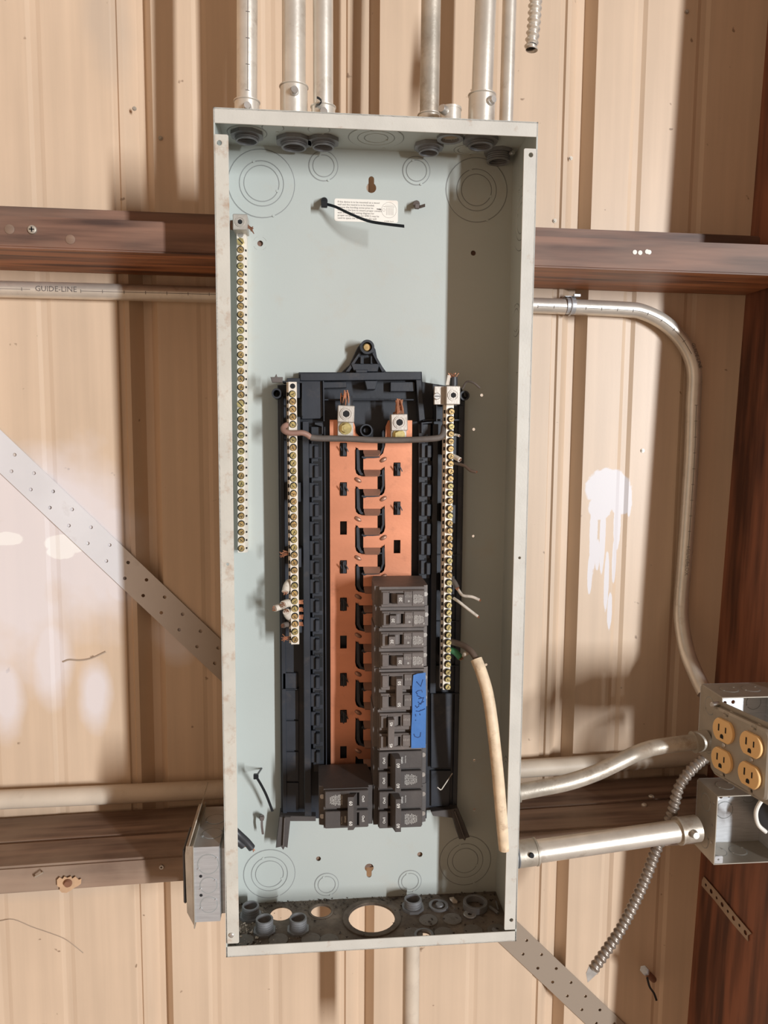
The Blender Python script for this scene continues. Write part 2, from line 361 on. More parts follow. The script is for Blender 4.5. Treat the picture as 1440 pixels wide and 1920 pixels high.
# unseen wall added beyond the left frame edge to bounce warm light
mb = MB(); zz = -.0
for k in range(9):
    y1 = WY-k*.3155; xl = -1.15
    mb.box(xl-.02, xl, y1-.27, y1, -1.15, 1.3); mb.box(xl-.03, xl-.02, y1-.3155, y1-.27, -1.15, 1.3)
wl = ob('bounce_wall_left', mb, 'bounce_wall_tan', kind='structure')
wl['label'] = 'tan siding wall added out of view at left to bounce warm light'
# fasteners in the siding
sm = MB(); sm.cyl((0, 0, 0), (0, -.002, 0), .0020, 6); sm.cyl((0, 0, 0), (0, -.0008, 0), .0030, 12); screw_me = sm.mesh('siding_screw'); screw_me.materials.append(MATS['galv_old'])
for px, py in ((1040, 414), (252, 204), (301, 259), (1070, 297), (1205, 845), (1288, 22), (1310, 1748)):
    inst('siding_screw', screw_me, wall, Matrix.Translation(at(px, py, WY-.0005)))

# ================================================================== GIRTS AND POST
def beam(name, l0, l1, r0, r1, ya, yb, material, label, x0=-1.1, x1=.6, cat='beam', zadd=0):
    # l0/l1 : (px,py) top and bottom of the face on the left side, r0/r1 on the right, all on plane ya
    def line(a, b, x):
        A, B = at(*a, ya), at(*b, ya); t = (x-A.x)/(B.x-A.x); return A.z+(B.z-A.z)*t
    m = MB(); zt0, zt1 = line(l0, r0, x0), line(l0, r0, x1); zb0, zb1 = line(l1, r1, x0), line(l1, r1, x1)
    m.hexa(((x0, ya, zb0), (x1, ya, zb1), (x1, yb, zb1), (x0, yb, zb0), (x0, ya, zt0), (x1, ya, zt1), (x1, yb, zt1), (x0, yb, zt0)))
    bmesh.ops.bevel(m.bm, geom=m.bm.edges[:], offset=.002, segments=2, affect='EDGES')
    return ob(name, m, material, label=label, cat=cat)
XP = .553
ug = beam('wooden_girt', (20, 404), (20, 464), (1300, 453), (1300, 511), .107, .2495, 'wood_red_bounce', 'reddish brown horizontal timber across the wall above the guide-line conduit', x1=XP+.03)
ug.data.materials.append(MATS['wood_purple'])
for f in ug.data.polygons:
    if f.normal.y < -.8: f.material_index = 1
beam('wooden_girt', (20, 386), (20, 412), (1300, 437), (1300, 470), .2, .2495, 'wood_purple', 'thin dark wooden board edge showing just above the upper timber', x1=XP+.02)
def lowg(ya, yb, sl, name, material, label, top=(0, 1620), botd=.038):
    A, B = at(20, 1626, .107), at(1250, 1541, .107)
    def z(x): return A.z+(B.z-A.z)*(x-A.x)/(B.x-A.x)
    m = MB(); x0, x1 = -1.1, XP+.004
    m.hexa(((x0, ya, z(x0)-botd), (x1, ya, z(x1)-botd), (x1, yb, z(x1)-botd), (x0, yb, z(x0)-botd), (x0, ya, z(x0)), (x1, ya, z(x1)), (x1, yb, z(x1)), (x0, yb, z(x0))))
    bmesh.ops.bevel(m.bm, geom=m.bm.edges[:], offset=.003, segments=2, affect='EDGES')
    return ob(name, m, material, label=label, cat='beam'), z
lgf, ZG = lowg(.107, .1695, 0, 'wooden_girt', 'wood_gray', 'weathered lower horizontal timber with a torn cardboard scrap nailed on its front')
lowg(.1715, .2455, 0, 'wooden_girt', 'wood_gray', 'weathered board lying against the wall behind the lower timber')
# post
def post_x(z): return .574+.027*z
m = MB(); z0, z1 = -1.1, 1.3; DX = .05; YF = -.045
m.hexa(((post_x(z0)+DX, YF, z0), (post_x(z0)+.3, YF, z0), (post_x(z0)+.3, WY, z0), (post_x(z0), WY, z0), (post_x(z1)+DX, YF, z1), (post_x(z1)+.3, YF, z1), (post_x(z1)+.3, WY, z1), (post_x(z1), WY, z1)))
ob('wooden_post', m, 'wood_post', label='dark reddish wooden post standing at the right edge of the wall', cat='post')
PN = Vector((-(WY-YF), -DX, 0)).normalized()
def on_post(px, py, off=0):
    P0 = Vector((post_x(0), WY, 0))+PN*off
    N = Vector((-(WY-YF), -DX, .027*(WY-YF))).normalized()
    return hit(px, py, P0, N)

# screw, cardboard, nails on girts
def small_screw(px, py, Y, r, label, matn='galv_old', group=None):
    c = at(px, py, Y); t = thing('wood_screw', c, label, 'screw', group)
    m = MB(); m.tube([c+Vector((0, .012, 0)), c+Vector((0, -.0005, 0)), c+Vector((0, -.0025, 0)), c+Vector((0, -.0032, 0))], [r*.5, r, r*.9, r*.6], 18); ob('head', m, matn, t)
    m = MB()
    for k in range(2):
        d = r*.55; e = r*.12
        m.box(c.x-(d if k else e), c.x+(d if k else e), c.y-.0036, c.y-.003, c.z-(e if k else d), c.z+(e if k else d))
    ob('cross_slot', m, 'dark_hole', t)
small_screw(61, 431, .107, .0055, 'phillips screw head in the upper timber at the far left')
for px, py, l in ((18, 430, 'pale round plug in the upper timber left of the phillips screw'), (132, 449, 'pale round plug in the upper timber right of the phillips screw')):
    c = at(px, py, .107); m = MB(); m.tube([c+Vector((0, .004, 0)), c+Vector((0, -.0006, 0)), c+Vector((0, -.001, 0))], [.0058, .0058, .005], 18); ob('wood_plug', m, 'wood_gray', label=l, cat='plug')
c = at(130, 1655, .1045); t = thing('cardboard_scrap', c, 'torn tan cardboard scrap held by a screw on the lower timber', 'cardboard')
cb = [(-22, 8), (-17, 13), (-12, 9), (-8, 14), (-3, 11), (4, 14), (6, 9), (12, 13), (18, 6), (23, 8), (22, -2), (17, -6), (9, -10), (2, -15), (-5, -19), (-14, -18), (-18, -13), (-17, -8), (-22, -4)]
sc_ = .99/F
m = MB(); m.plate([[(a*sc_, b*sc_) for a, b in cb]], .0012, MXZ(.1035, c.x, c.z)); ob('scrap', m, 'cardboard', t)
m = MB(); m.tube([c+Vector((-.001, .012, .001)), c+Vector((-.001, -.003, .001)), c+Vector((-.001, -.006, .001))], [.003, .0055, .004], 14); ob('screw', m, 'rust', t, label='rusty screw through the scrap')
for a, b, l in (((66, 1644), (80, 1636), 'bent nail in the lower timber left of the cardboard'),):
    m = MB(); m.tube([at(*a, .108), at(*a, .100), at(*b, .098), at(*b, .107)], .0013, 8); ob('nail', m, 'galv_old', label=l, cat='nail')
for px, py, l in ((303, 1625, 'small pale nail head on the lower timber beside the left junction box'),):
    c = at(px, py, .107); m = MB(); m.pipe(c, c+Vector((0, -.002, 0)), .003, .0014, 14); ob('nail', m, 'steel', label=l, cat='nail')
for px, py, l in ((1208, 1512, 'round nail head on the lower timber at right'), (1221, 1496, 'nail head behind the round one on the lower timber')):
    c = atZ(px, py, ZG(.35)+.0005); m = MB(); m.tube([c, c+Vector((0, 0, .003)), c+Vector((0, 0, .004))], [.0045, .0042, .003], 14); ob('nail', m, 'galv', label=l, cat='nail')
m = MB()
for px, py in ((1190, 473), (1200, 474), (1213, 472), (1217, 473)):
    c = at(px, py, .107); m.tube([c+Vector((0, .001, 0)), c+Vector((0, -.0007, 0)), c+Vector((0, -.001, 0))], [.0032, .003, .001], 10)
o = ob('paint_drops', m, 'print_white', label='row of small white paint drops on the upper timber', cat='paint', kind='stuff')

# ================================================================== DIAGONAL STRAP
A, B = at(-60, 790, .2475), at(1180, 1995, .2475)
for it in range(1):
    pass
A = at(0, 846, .2475); B = at(415, 1220, .2475); C2 = at(1040, 1830, .2475)
dirv = (C2-A); dirv.y = 0; dirv.normalize()
st0 = A-dirv*.25; stl = (C2-A).length+.55
w2 = .0225; loops = [rect(0, stl, -w2, w2)]
k = .012
while k < stl-.01:
    loops.append(circle(k, w2*.48, .0026, 12)); loops.append(circle(k+.013, -w2*.42, .0026, 12)); k += .0365
nrm = Vector((dirv.z, 0, -dirv.x))
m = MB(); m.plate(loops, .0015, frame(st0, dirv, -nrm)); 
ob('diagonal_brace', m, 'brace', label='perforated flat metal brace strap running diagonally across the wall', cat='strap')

# ================================================================== CONDUITS
def conduit(name, pts, r, matn, label, parts=(), seg=24, cat='conduit', group=None):
    t = thing(name, pts[0], label, cat, group)
    m = MB(); m.tube(pts, r, seg); ob('tube', m, matn, t)
    return t
def guide_marks(t, pts, r, x_of=None, step=.024, face=Vector((0, -1, 0)), off=.0):
    # printed centre line with ticks, along a path, on the side facing the room
    pts = [Vector(p) for p in pts]; m = MB(); n = len(pts); acc = 0
    for i in range(n-1):
        a, b = pts[i], pts[i+1]; d = (b-a).normalized(); fr = (face-d*face.dot(d)).normalized(); up = d.cross(fr)
        ca, sa = math.cos(off), math.sin(off); nn = fr*ca+up*sa; uu = d.cross(nn)
        wv = uu*.00035; m.prism([a+nn*r-wv, b+nn*r-wv, b+nn*r+wv, a+nn*r+wv], nn*.00012)
        L = (b-a).length
        while acc < L:
            q = a+d*acc; wv2 = d*.0003; h = uu*.0022
            m.prism([q+nn*(r*.985)-wv2-h, q+nn*(r*.985)+wv2-h, q+nn*(r*.985)+wv2+h, q+nn*(r*.985)-wv2+h], nn*.0005); acc += step
        acc -= L
    return ob('guide_marks', m, 'ink', t, label='printed black measuring line with ticks')
# vertical conduits above the panel
ZT = .4953
def vpipe(px_top, px_bot, ybot, Y, r, matn, label, conn=None, cone=.0, low=None, group=None, slot_a=0):
    b = at(px_bot, ybot, Y); a = at(px_top, -10, Y); d = (a-b).normalized(); top = b+d*.5
    zb = low if low is not None else ZT+.004
    b2 = b+d*((zb-b.z)/d.z)
    t = thing('conduit', b2, label, 'conduit', group)
    m = MB(); m.tube([b2, top], r, 26); ob('tube', m, matn, t)
    if conn:
        h, ro = conn; base = Vector((b2.x, b2.y, ZT))
        m = MB(); m.tube([base, base+d*(h-.002), base+d*(h-.001), base+d*h], [ro, ro, ro*1.07, ro*1.07], 28)
        cn = ob('connector', m, 'galv', t)
        m = MB(); m.mi = 0; s0 = base+d*(h-.012); fd = Vector((math.sin(slot_a), -math.cos(slot_a), 0))
        m.tube([s0+fd*ro*.9, s0+fd*(ro+.003), s0+fd*(ro+.0035), s0+fd*(ro+.007)], [.0055, .005, .0042, .0038], 12)
        ob('set_screw', m, 'steel', cn)
    # inside: locknut and threaded end
    c = Vector((b2.x, b2.y, .494)); rn = (conn[1] if conn else r*1.15)
    m = MB(); m.plate([[( (rn*1.28+(.0012 if k % 2 else 0))*math.cos(2*pi*k/16), (rn*1.28+(.0012 if k % 2 else 0))*math.sin(2*pi*k/16)) for k in range(16)], circle(0, 0, rn*.98, 24)], .0045, Matrix.Translation((c.x, c.y, c.z-.0028)))
    ob('locknut', m, 'dark_steel', t)
    m = MB(); z_ = c.z
    for k in range(5):
        m.pipe((c.x, c.y, z_-k*.0022), (c.x, c.y, z_-k*.0022-.0018), rn*.98-(k == 4)*.001, rn*.78, 24)
    m.cyl((c.x, c.y, z_-.0015), (c.x, c.y, z_-.002), rn*.78, 20)
    ob('threaded_end', m, 'dark_steel', t)
    return t, b2, top
t, b, tp = vpipe(463.5, 463, 190, .064, .0119, 'galv', 'galvanised conduit with blue guide line rising from the left end of the panel top', (.033, .0145), slot_a=.1)
gm = guide_marks(t, [b+(tp-b)*.07, tp], .0119, step=.0285, off=.15)
vpipe(551, 551, 190, .078, .0140, 'galv', 'thick conduit with a tall set screw connector, second from the left above the panel', (.058, .0163), slot_a=.05)
vpipe(605.5, 606, 200, .074, .0120, 'galv', 'conduit third from the left above the panel, its connector nearly hidden', (.035, .0143))
vpipe(808.5, 805, 210, .077, .0117, 'galv_old', 'stained conduit right of centre above the panel, beside a short clamp stub', (.033, .0135))
vpipe(911, 903.5, 190, .050, .0125, 'galv', 'conduit with a tall set screw connector near the right end of the panel top', (.047, .0158), slot_a=.45)
# thin conduit passing behind, right
p0, p1 = at(955.5, 0, .150), at(949, 228, .150); d = (p1-p0).normalized()
conduit('conduit', [p1+d*((.413-p1.z)/d.z), p0-d*.2], .0092, 'galv', 'thinnest vertical conduit passing behind the right end of the panel top')
# empty clamp stub on top
c = Vector((.089, .05, ZT)); t = thing('connector_stub', c, 'short empty set screw connector stub on the panel top beside the stained conduit', 'connector')
m = MB(); m.pipe(c, c+Vector((0, 0, .030)), .0125, .0105, 26); m.pipe(c+Vector((0, 0, .028)), c+Vector((0, 0, .0305)), .0132, .0105, 26); ob('sleeve', m, 'galv', t)
m = MB(); m.tube([c+Vector((-.008, -.009, .024)), c+Vector((-.012, -.014, .024)), c+Vector((-.0135, -.016, .024))], [.0052, .0052, .004], 14); ob('set_screw', m, 'steel', t)
m = MB(); m.plate([circle(0, 0, .016, 12), circle(0, 0, .011, 20)], .004, Matrix.Translation((c.x, c.y, .4925))); ob('locknut', m, 'dark_steel', t)
# loose end at right of the top wall (threaded fitting only)
c = Vector((.157, .088, .494)); t = thing('threaded_fitting', c, 'dark threaded fitting under the panel top in the right corner', 'fitting')
m = MB()
for k in range(6): m.pipe((c.x, c.y, c.z-k*.0024), (c.x, c.y, c.z-k*.0024-.0019), .0145, .0115, 24)
m.cyl((c.x, c.y, c.z-.001), (c.x, c.y, c.z-.0015), .0115, 20); ob('thread', m, 'dark_steel', t)
m = MB(); m.plate([circle(0, 0, .0185, 8), circle(0, 0, .0145, 24)], .004, Matrix.Translation((c.x, c.y, c.z-.0022))); ob('locknut', m, 'dark_steel', t)
m = MB(); m.cyl((c.x+.012, c.y-.012, c.z-.007), (c.x+.0145, c.y-.0165, c.z-.007), .0025, 10); ob('set_screw', m, 'steel', t)
# black tie wrapped around the third conduit
m = MB(); c = at(608, 200, .060)
m.ribbon(PX([(588, 204, .072), (592, 198, .062), (598, 196, .055), (602, 190, .056), (598, 185, .056), (594, 183, .056)], 4), [(0, .001, .0016)]*21, (.0008, 0, .0003)); ob('zip_tie', m, 'black_tie', label='black plastic tie tail hooked at the foot of the third conduit', cat='cable tie')

# horizontal guide-line conduit behind the panel with its bend
yg = .2375; rg = .0113
gl = [at(-40, 541, yg), at(200, 547, yg), at(410, 553, yg), at(1005, 573, yg), at(1060, 575, yg), at(1170, 580, yg), at(1205, 585, yg), at(1242, 603, yg), at(1272, 630, yg), at(1293, 663, yg), at(1302, 700, yg), at(1300, 760, yg), at(1297, 850, yg), at(1290, 960, yg), at(1283, 1060, yg), at(1278, 1120, yg), at(1278, 1165, .225), at(1288, 1220, .20), at(1304, 1262, .17), at(1322, 1300, .145)]
d = (gl[0]-gl[1]).normalized()
path = [gl[0]+d*.3]+gl[:3]+smooth_path(gl[3:], 6)
t = conduit('conduit', path, rg, 'galv', 'guide-line conduit running level behind the panel and bending down the right side', seg=26)
rr = rg+.00005
guide_marks(t, [gl[0]+d*.2, at(62, 543.5, yg)], rr, step=.029, off=.12)
guide_marks(t, [at(156, 546.5, yg), gl[2]], rr, step=.029, off=.12)
guide_marks(t, smooth_path(gl[3:10], 6), rr, step=.024, off=.25)
guide_marks(t, smooth_path(gl[11:15], 6), rr, step=.024, off=.1)
def curved_text(body, size, c, u, v, n, r, parent, matn='ink', label=None):
    me = text_mesh(body, size, .0002); u, v, n = Vector(u).normalized(), Vector(v).normalized(), Vector(n).normalized()
    for q in me.vertices:
        a = q.co.y/r; q.co = Vector(c)+u*q.co.x+v*(r*math.sin(a))+n*(r*math.cos(a)+q.co.z)
    me.materials.append(MATS[matn]); o = bpy.data.objects.new('printed_text', me); COL.objects.link(o)
    c_ = Vector(c); me.transform(Matrix.Translation(-c_)); o.location = c_; WORLD[o] = c_; setp(o, parent)
    if label: o['label'] = label
    return o
u = (gl[1]-gl[0]).normalized()
curved_text('GUIDE-LINE', .0105, at(110, 545, yg), u, (0, .0, 1), (0, -1, 0), rg+.0004, t, label='printed lettering GUIDE-LINE')
a, b = at(1294, 655, yg), at(1303, 705, yg); u = (b-a).normalized()
curved_text('GUIDE-LINE', .0075, at(1299.5, 668, yg), (at(1303, 690, yg)-at(1290, 648, yg)).normalized(), (1, 0, .1), (0, -1, 0), rg+.0006, t, label='small printed lettering around the bend')
u = (at(1281, 1080, yg)-at(1285, 1030, yg)).normalized()
curved_text('SILVERLOX', .0085, at(1282, 1052, yg), u, (1, 0, .05), (0, -1, 0), rg+.0005, t, 'print_dim', label='faint lettering down the vertical run')
# strap on guide-line conduit
c = at(1068, 574, yg); t2 = thing('conduit_strap', c, 'shiny pipe strap hooked over the guide-line conduit right of the panel', 'strap')
m = MB()
arc = [Vector((0, -math.cos(a)*(rg+.0012), math.sin(a)*(rg+.0012))) for a in [math.radians(q) for q in range(-100, 101, 20)]]
m.ribbon([c+Vector((.0, 0, 0))+q for q in arc], [(.0065, 0, 0)]*len(arc), (0, -.0005, 0)); ob('band', m, 'galv_bright', t2)
m = MB(); m.tube([c+q+q.normalized()*.0008 for q in arc], .0012, 8); ob('rib', m, 'galv_bright', t2)
m = MB(); m.box(c.x-.009, c.x+.012, c.y-.006, WY-.002, c.z+rg+.0012, c.z+rg+.0026, .0004); m.box(c.x+.003, c.x+.013, c.y-.010, c.y-.0055, c.z+rg+.001, c.z+rg+.005, .0004); ob('tab', m, 'galv_bright', t2)

# lower horizontal conduit behind the panel
yl = .232; rl = .0138
pl = [at(-40, 1501, yl), at(415, 1480, yl), at(985, 1441, yl), at(1290, 1420, yl)]
d = (pl[0]-pl[1]).normalized()
ZLOW = None
conduit('conduit', [pl[0]+d*.3]+pl+[pl[-1]+(pl[-1]-pl[-2])*.3], rl, 'pipe_tan', 'painted conduit lying on the lower timber and passing behind the panel')
# offset conduit between panel and outlet box
off = PX([(968, 1486, .052), (1000, 1480, .052), (1060, 1468, .055), (1110, 1452, .062), (1150, 1434, .07), (1190, 1414, .075), (1225, 1402, .07), (1265, 1396, .07), (1318, 1389, .07)])
t = conduit('conduit', [off[0]]+smooth_path(off[1:-1], 6)+[off[-1]], .0105, 'galv_old', 'brownish offset bend conduit from the panel side to the outlet box')
dd = (off[1]-off[0]).normalized()
m = MB(); q = Vector((.1812, off[0].y, off[0].z)); m.tube([q, q+dd*.011, q+dd*.0115, q+dd*.013], [.0135, .0135, .0143, .0143], 24); cn = ob('connector', m, 'galv_box', t)
m = MB(); m.tube([q+dd*.006+Vector((0, -.012, -.006)), q+dd*.006+Vector((0, -.0175, -.009))], [.004, .0035], 12); ob('set_screw', m, 'steel', cn)
dd = (off[-1]-off[-2]).normalized(); q = off[-1]
m = MB(); m.tube([q-dd*.014, q-dd*.0125, q-dd*.012, q+dd*.006], [.0145, .0145, .0138, .0138], 24); ob('connector', m, 'galv_box', t)
# straight thick conduit to the lower box
a, b = at(968, 1602, .050), at(1312, 1552, .068)
d = (b-a).normalized(); 
t = thing('conduit', a, 'short thick straight conduit from the panel side to the lower open box', 'conduit')
q = a+d*((.1812-a.x)/d.x)
m = MB(); m.tube([q+d*.03, b-d*.012], .0148, 30); ob('tube', m, 'galv', t)
m = MB(); m.tube([q+d*.012, q+d*.036, q+d*.0365, q+d*.039], [.0172, .0172, .0180, .0180], 30); cn = ob('connector', m, 'galv_old', t)
m = MB(); m.tube([q+d*.027+Vector((0, -.0165, .006)), q+d*.027+Vector((0, -.0195, .007))], [.0035, .003], 12); ob('set_screw', m, 'dark_hole', cn)
m = MB()
for k in range(5): m.tube([q+d*(.0005+k*.0024), q+d*(.0011+k*.0024), q+d*(.0023+k*.0024), q+d*(.0029+k*.0024)], [.0155, .0172, .0172, .0155], 30)
ob('threaded_end', m, 'dark_steel', t)
m = MB(); m.tube([b-d*.033, b-d*.0305, b-d*.030, b-d*.004], [.0188, .0188, .0175, .0175], 30); cn = ob('connector', m, 'galv_old', t)
s0 = b-d*.018; m = MB(); m.tube([s0+Vector((0, -.0165, .003)), s0+Vector((0, -.020, .0035)), s0+Vector((0, -.024, .004))], [.0058, .005, .0044], 14); ob('set_screw', m, 'steel', cn)
# pipe below the panel
a, b = at(771, 1800, .083), at(770, 1925, .083)
a.z = -.4972; conduit('conduit', [a, b+(b-a)*.5], .0115, 'pipe_tan', 'stained conduit dropping from the underside of the panel').__setitem__('category', 'conduit')

# flexible conduits
def flex(pts, r, pitch, matn, label, amp=.0010):
    P = smooth_path(pts, 10); Q = [P[0]]; acc = 0; step = pitch/7
    # resample
    seglen = [(P[i+1]-P[i]).length for i in range(len(P)-1)]; tot = sum(seglen); n = int(tot/step); out = []; i = 0; a = 0
    for k in range(n+1):
        s_ = k*step
        while i < len(seglen)-1 and a+seglen[i] < s_: a += seglen[i]; i += 1
        out.append(P[i].lerp(P[i+1], min(1, (s_-a)/seglen[i])))
    t = thing('flexible_conduit', pts[0], label, 'conduit')
    m = MB(); m.tube(out, r, 16, cap=False, rf=lambda s_, a_: r+amp*math.sin(2*pi*s_/pitch+a_)); 
    ob('armour', m, matn, t)
    m = MB(); e = out[-1]; dd = (out[-1]-out[-4]).normalized(); m.cyl(e-dd*.006, e-dd*.005, r*.9, 14); ob('bore', m, 'dark_hole', t)
    return t, out
t, o_ = flex([at(1340, 1410, .12), at(1320, 1422, .115), at(1292, 1448, .105), at(1272, 1480, .10), at(1258, 1530, .095), at(1232, 1590, .09), at(1205, 1660, .085), at(1168, 1735, .08), at(1140, 1778, .078), at(1112, 1818, .075)], .0070, .0078, 'flex_steel', 'long spiral flexible metal conduit hanging down and cut open, from behind the outlet box')
e = o_[-1]; dd = (o_[-1]-o_[-5]).normalized(); sd = dd.cross(Vector((0, 1, 0))).normalized()
m = MB(); m.prism([e-sd*.0085, e+sd*.0085, e+sd*.004+dd*.019, e-sd*.006+dd*.010], (0, -.001, 0)); ob('cut_end', m, 'steel', t)
flex([at(1010, -60, .07), at(1004, 0, .07), at(1001, 45, .07), at(995, 95, .07)], .0072, .0078, 'galv', 'short end of spiral flexible conduit dangling at the top of the wall', .0012)

# ================================================================== ELECTRICAL PANEL ENCLOSURE
W2, H2, D = .181, .4952, .105; T = .0016
EP = thing('electrical_panel', (0, D, -H2), 'tall open grey enamel electrical panel with no cover, mounted in the middle of the wall', 'electrical panel')
def bx(px, py): q = at(px, py, D); return q.x, q.z
# back panel with real holes
holes = []
def keyhole(px, py, s=1.0, up=True):
    x, z = bx(px, py); o = []
    r1, r2, h = .0062*s, .0035*s, .0105*s
    a0 = math.asin(r2/r1)
    n = 14
    for k in range(n+1):
        a = pi/2+a0+(2*pi-2*a0)*k/n; o.append((x+r1*math.cos(a), z+r1*math.sin(a)*(1 if up else -1)))
    for k in range(7): a = 0+pi*k/6; o.append((x+r2*math.cos(a), z+(h+r2*math.sin(a))*(1 if up else -1)))
    return o
holes.append(keyhole(696, 353)); holes.append(keyhole(692, 1626, 1.0, False))
for px, py, r in ((488, 457, .0036), (887, 475, .0033), (597, 1609, .0034), (787, 1601, .0037), (889, 1517, .0022), (903, 741, .002), (888, 805, .002), (887, 1005, .0018), (911, 1246, .002), (889, 1425, .002), (869, 743, .0052)):
    x, z = bx(px, py); holes.append(circle(x, z, r, 14))
m = MB(); m.plate([rect(-W2, W2, -H2, H2)]+holes, T, MXZ(D-T/2)); bp_ = ob('back_panel', m, 'enamel', EP, smooth=20)
m = MB(); x, z = bx(488, 457)
for q in range(4):
    a = pi/4+q*pi/2; m.tube([Vector((x+.0085*math.cos(a+e), D-T, z+.0085*math.sin(a+e))) for e in (-.35, 0, .35)], .00045, 6)
ob('raised_marks', m, 'enamel', EP)
# knockouts on the back: disc annuli with dark slit between
def knockout(px, py, radii, Ms=None, name='knockout', matn='enamel', parent=EP, seg=40, gw=.0005):
    m = MB(); M = Ms if Ms else MXZ(D-T, *bx(px, py))
    m.mi = 1; m.plate([circle(0, 0, radii[0]+gw*1.2, seg)], .00016, M)
    m.mi = 0; prev = 0
    for i, r in enumerate(sorted(radii)):
        lp = [circle(0, 0, r-gw, seg)]
        if prev: lp.append(circle(0, 0, prev+gw, seg))
        m.plate(lp, .0012, M, .00025); prev = r
    # nibs that hold the slugs
    for r, a in [(r, (1.5 if i % 2 else -1.2)+.4*i) for i, r in enumerate(radii)]:
        q = M @ Vector((r*math.cos(a), r*math.sin(a), .0006)); m.mi = 0
        n = (M.to_3x3() @ Vector((0, 0, 1))); m.cyl(q-n*.0008, q+n*.0006, .0017, 8)
    return ob(name, m, [matn, 'groove'], parent, smooth=20)
s = (D+.884)/F
for px, py, rs in ((490, 345, (59, 39, 31)), (893, 357, (57, 37, 28)), (505, 1637, (50, 35, 27)), (872, 1612, (52, 36, 26)), (606, 312, (26, 19)), (780, 321, (25, 18.5)), (612, 1657, (23.5, 17)), (768, 1651, (23, 17))):
    knockout(px, py, [r*s for r in rs])
# top wall with knockouts, side walls, bottom
m = MB(); m.plate([rect(-W2, W2, 0, D-T)]+[circle(.089, .05, .011, 24)], T, MXY(H2-T/2)); ob('top_wall', m, 'enamel', EP)
def MZ(x, y, z): return Matrix(((1, 0, 0, x), (0, -1, 0, y), (0, 0, -1, z), (0, 0, 0, 1)))
for x, y, rs in ((.002, .062, (.033, .022, .014)), (-.119, .045, (.0125,)), (-.066, .045, (.0125,)), (.117, .088, (.016, .011)), (-.15, .064, (.023,))):
    knockout(0, 0, rs, MZ(x, y, H2-T))
def side(sx):
    m = MB(); xa = sx*W2; m.box(min(xa, xa-sx*T), max(xa, xa-sx*T), 0, D-T, -H2, H2); return ob('side_wall', m, 'enamel', EP)
side(-1); side(1)
def MS(y, z): return frame((W2-T, y, z), (0, 1, 0), (0, 0, -1))
def MSr(y, z):  # inner face of right wall, normal -x
    return Matrix(((0, 0, -1, W2-T), (1, 0, 0, y), (0, -1, 0, z), (0, 0, 0, 1)))
for y, z, rs in ((.055, .405, (.038, .026, .018)), (.068, .285, (.02, .014)), (.052, .200, (.02,)), (.052, .145, (.02,)), (.045, -.02, (.012,)), (.06, -.30, (.02, .014))):
    knockout(0, 0, rs, MSr(y, z))
# bottom wall with holes
bh = []
BOT = -H2+T
def bz(px, py): q = atZ(px, py, BOT); return q.x, q.y
for px, py, r in ((527, 1713, .0145), (602, 1709, .0135), (697, 1722, .0305)):
    x, y = bz(px, py); bh.append(circle(x, y, r, 40))
for px, py in ((470, 1716), (496, 1744), (559, 1742), (774, 1702), (795, 1756)):
    x, y = bz(px, py); bh.append(circle(x, y, .0098 if px != 795 else .009, 20))
m = MB(); m.plate([rect(-W2, W2, 0, D-T)]+bh, T, MXY(-H2+T/2)); ob('bottom_wall', m, 'enamel_bottom', EP, label='dirt covered bottom wall with open knockout holes')
def flat_ring(px, py, ro, ri, h, name, matn, parent=EP, seg=32, z0=BOT):
    x, y = bz(px, py); m = MB(); lp = [circle(0, 0, ro, seg)]
    if ri: lp.append(circle(0, 0, ri, seg))
    m.plate(lp, h, Matrix.Translation((x, y, z0+h/2)), min(.0004, h*.2)); return ob(name, m, matn, parent)
flat_ring(697, 1722, .0385, .0308, .002, 'knockout_ring', 'enamel_bottom')
flat_ring(602, 1709, .0165, .0137, .0015, 'knockout_ring', 'enamel_bottom')
m = MB(); m.plate([circle(0, 0, .047, 8)], .0008, Matrix.Translation((*bz(600, 1752), BOT+.0004)))
for px, py in ((803, 1726), (848, 1724), (458, 1765), (522, 1763), (583, 1762), (617, 1764), (832, 1751), (887, 1746), (932, 1745), (775, 1752)):
    flat_ring(px, py, .0122, 0, .0013, 'knockout', 'slug_gray')
flat_ring(795, 1756, .0125, .0092, .0035, 'knockout_ring', 'dark_steel')
# flanges
def at0(px, py): q = at(px, py, 0); return q.x, q.z
ztl = at0(400, 224)[1]; FW = .0158
fz_top = at0(400, 251)[1]; fz_bl = at0(425, 1770)[1]; fz_tr = at0(1012, 279)[1]; fz_br = at0(968, 1743)[1]
m = MB(); m.plate([rect(-W2, W2, H2-.0162, H2)], T, MXZ(T/2), .0003); ob('flange', m, 'enamel_edge', EP, label='dusty off-white front lip of the top')
m = MB(); m.plate([rect(-W2, W2, -H2, -H2+.0135)], T, MXZ(T/2), .0003); ob('flange', m, 'enamel_edge', EP, label='dusty off-white front lip of the bottom')
m = MB(); m.plate([rrect(-W2, -W2+FW, fz_bl, fz_top, .002), circle(-W2+.006, fz_top-.009, .0028, 12), circle(-W2+.0075, fz_bl+.011, .0022, 12), circle(-W2+.0085, at0(427, 1058)[1], .0016, 10)], T, MXZ(T/2), .0003); ob('flange', m, 'enamel_rust', EP, label='rust flecked front lip of the left side')
m = MB(); m.plate([rrect(W2-FW, W2, fz_br, fz_tr, .002), circle(W2-.0075, fz_tr-.007, .0026, 12), circle(W2-.007, fz_br+.013, .0024, 12), circle(W2-.0085, at0(974, 1046)[1], .0016, 10)], T, MXZ(T/2), .0003); ob('flange', m, 'enamel_edge', EP, label='dusty off-white front lip of the right side')
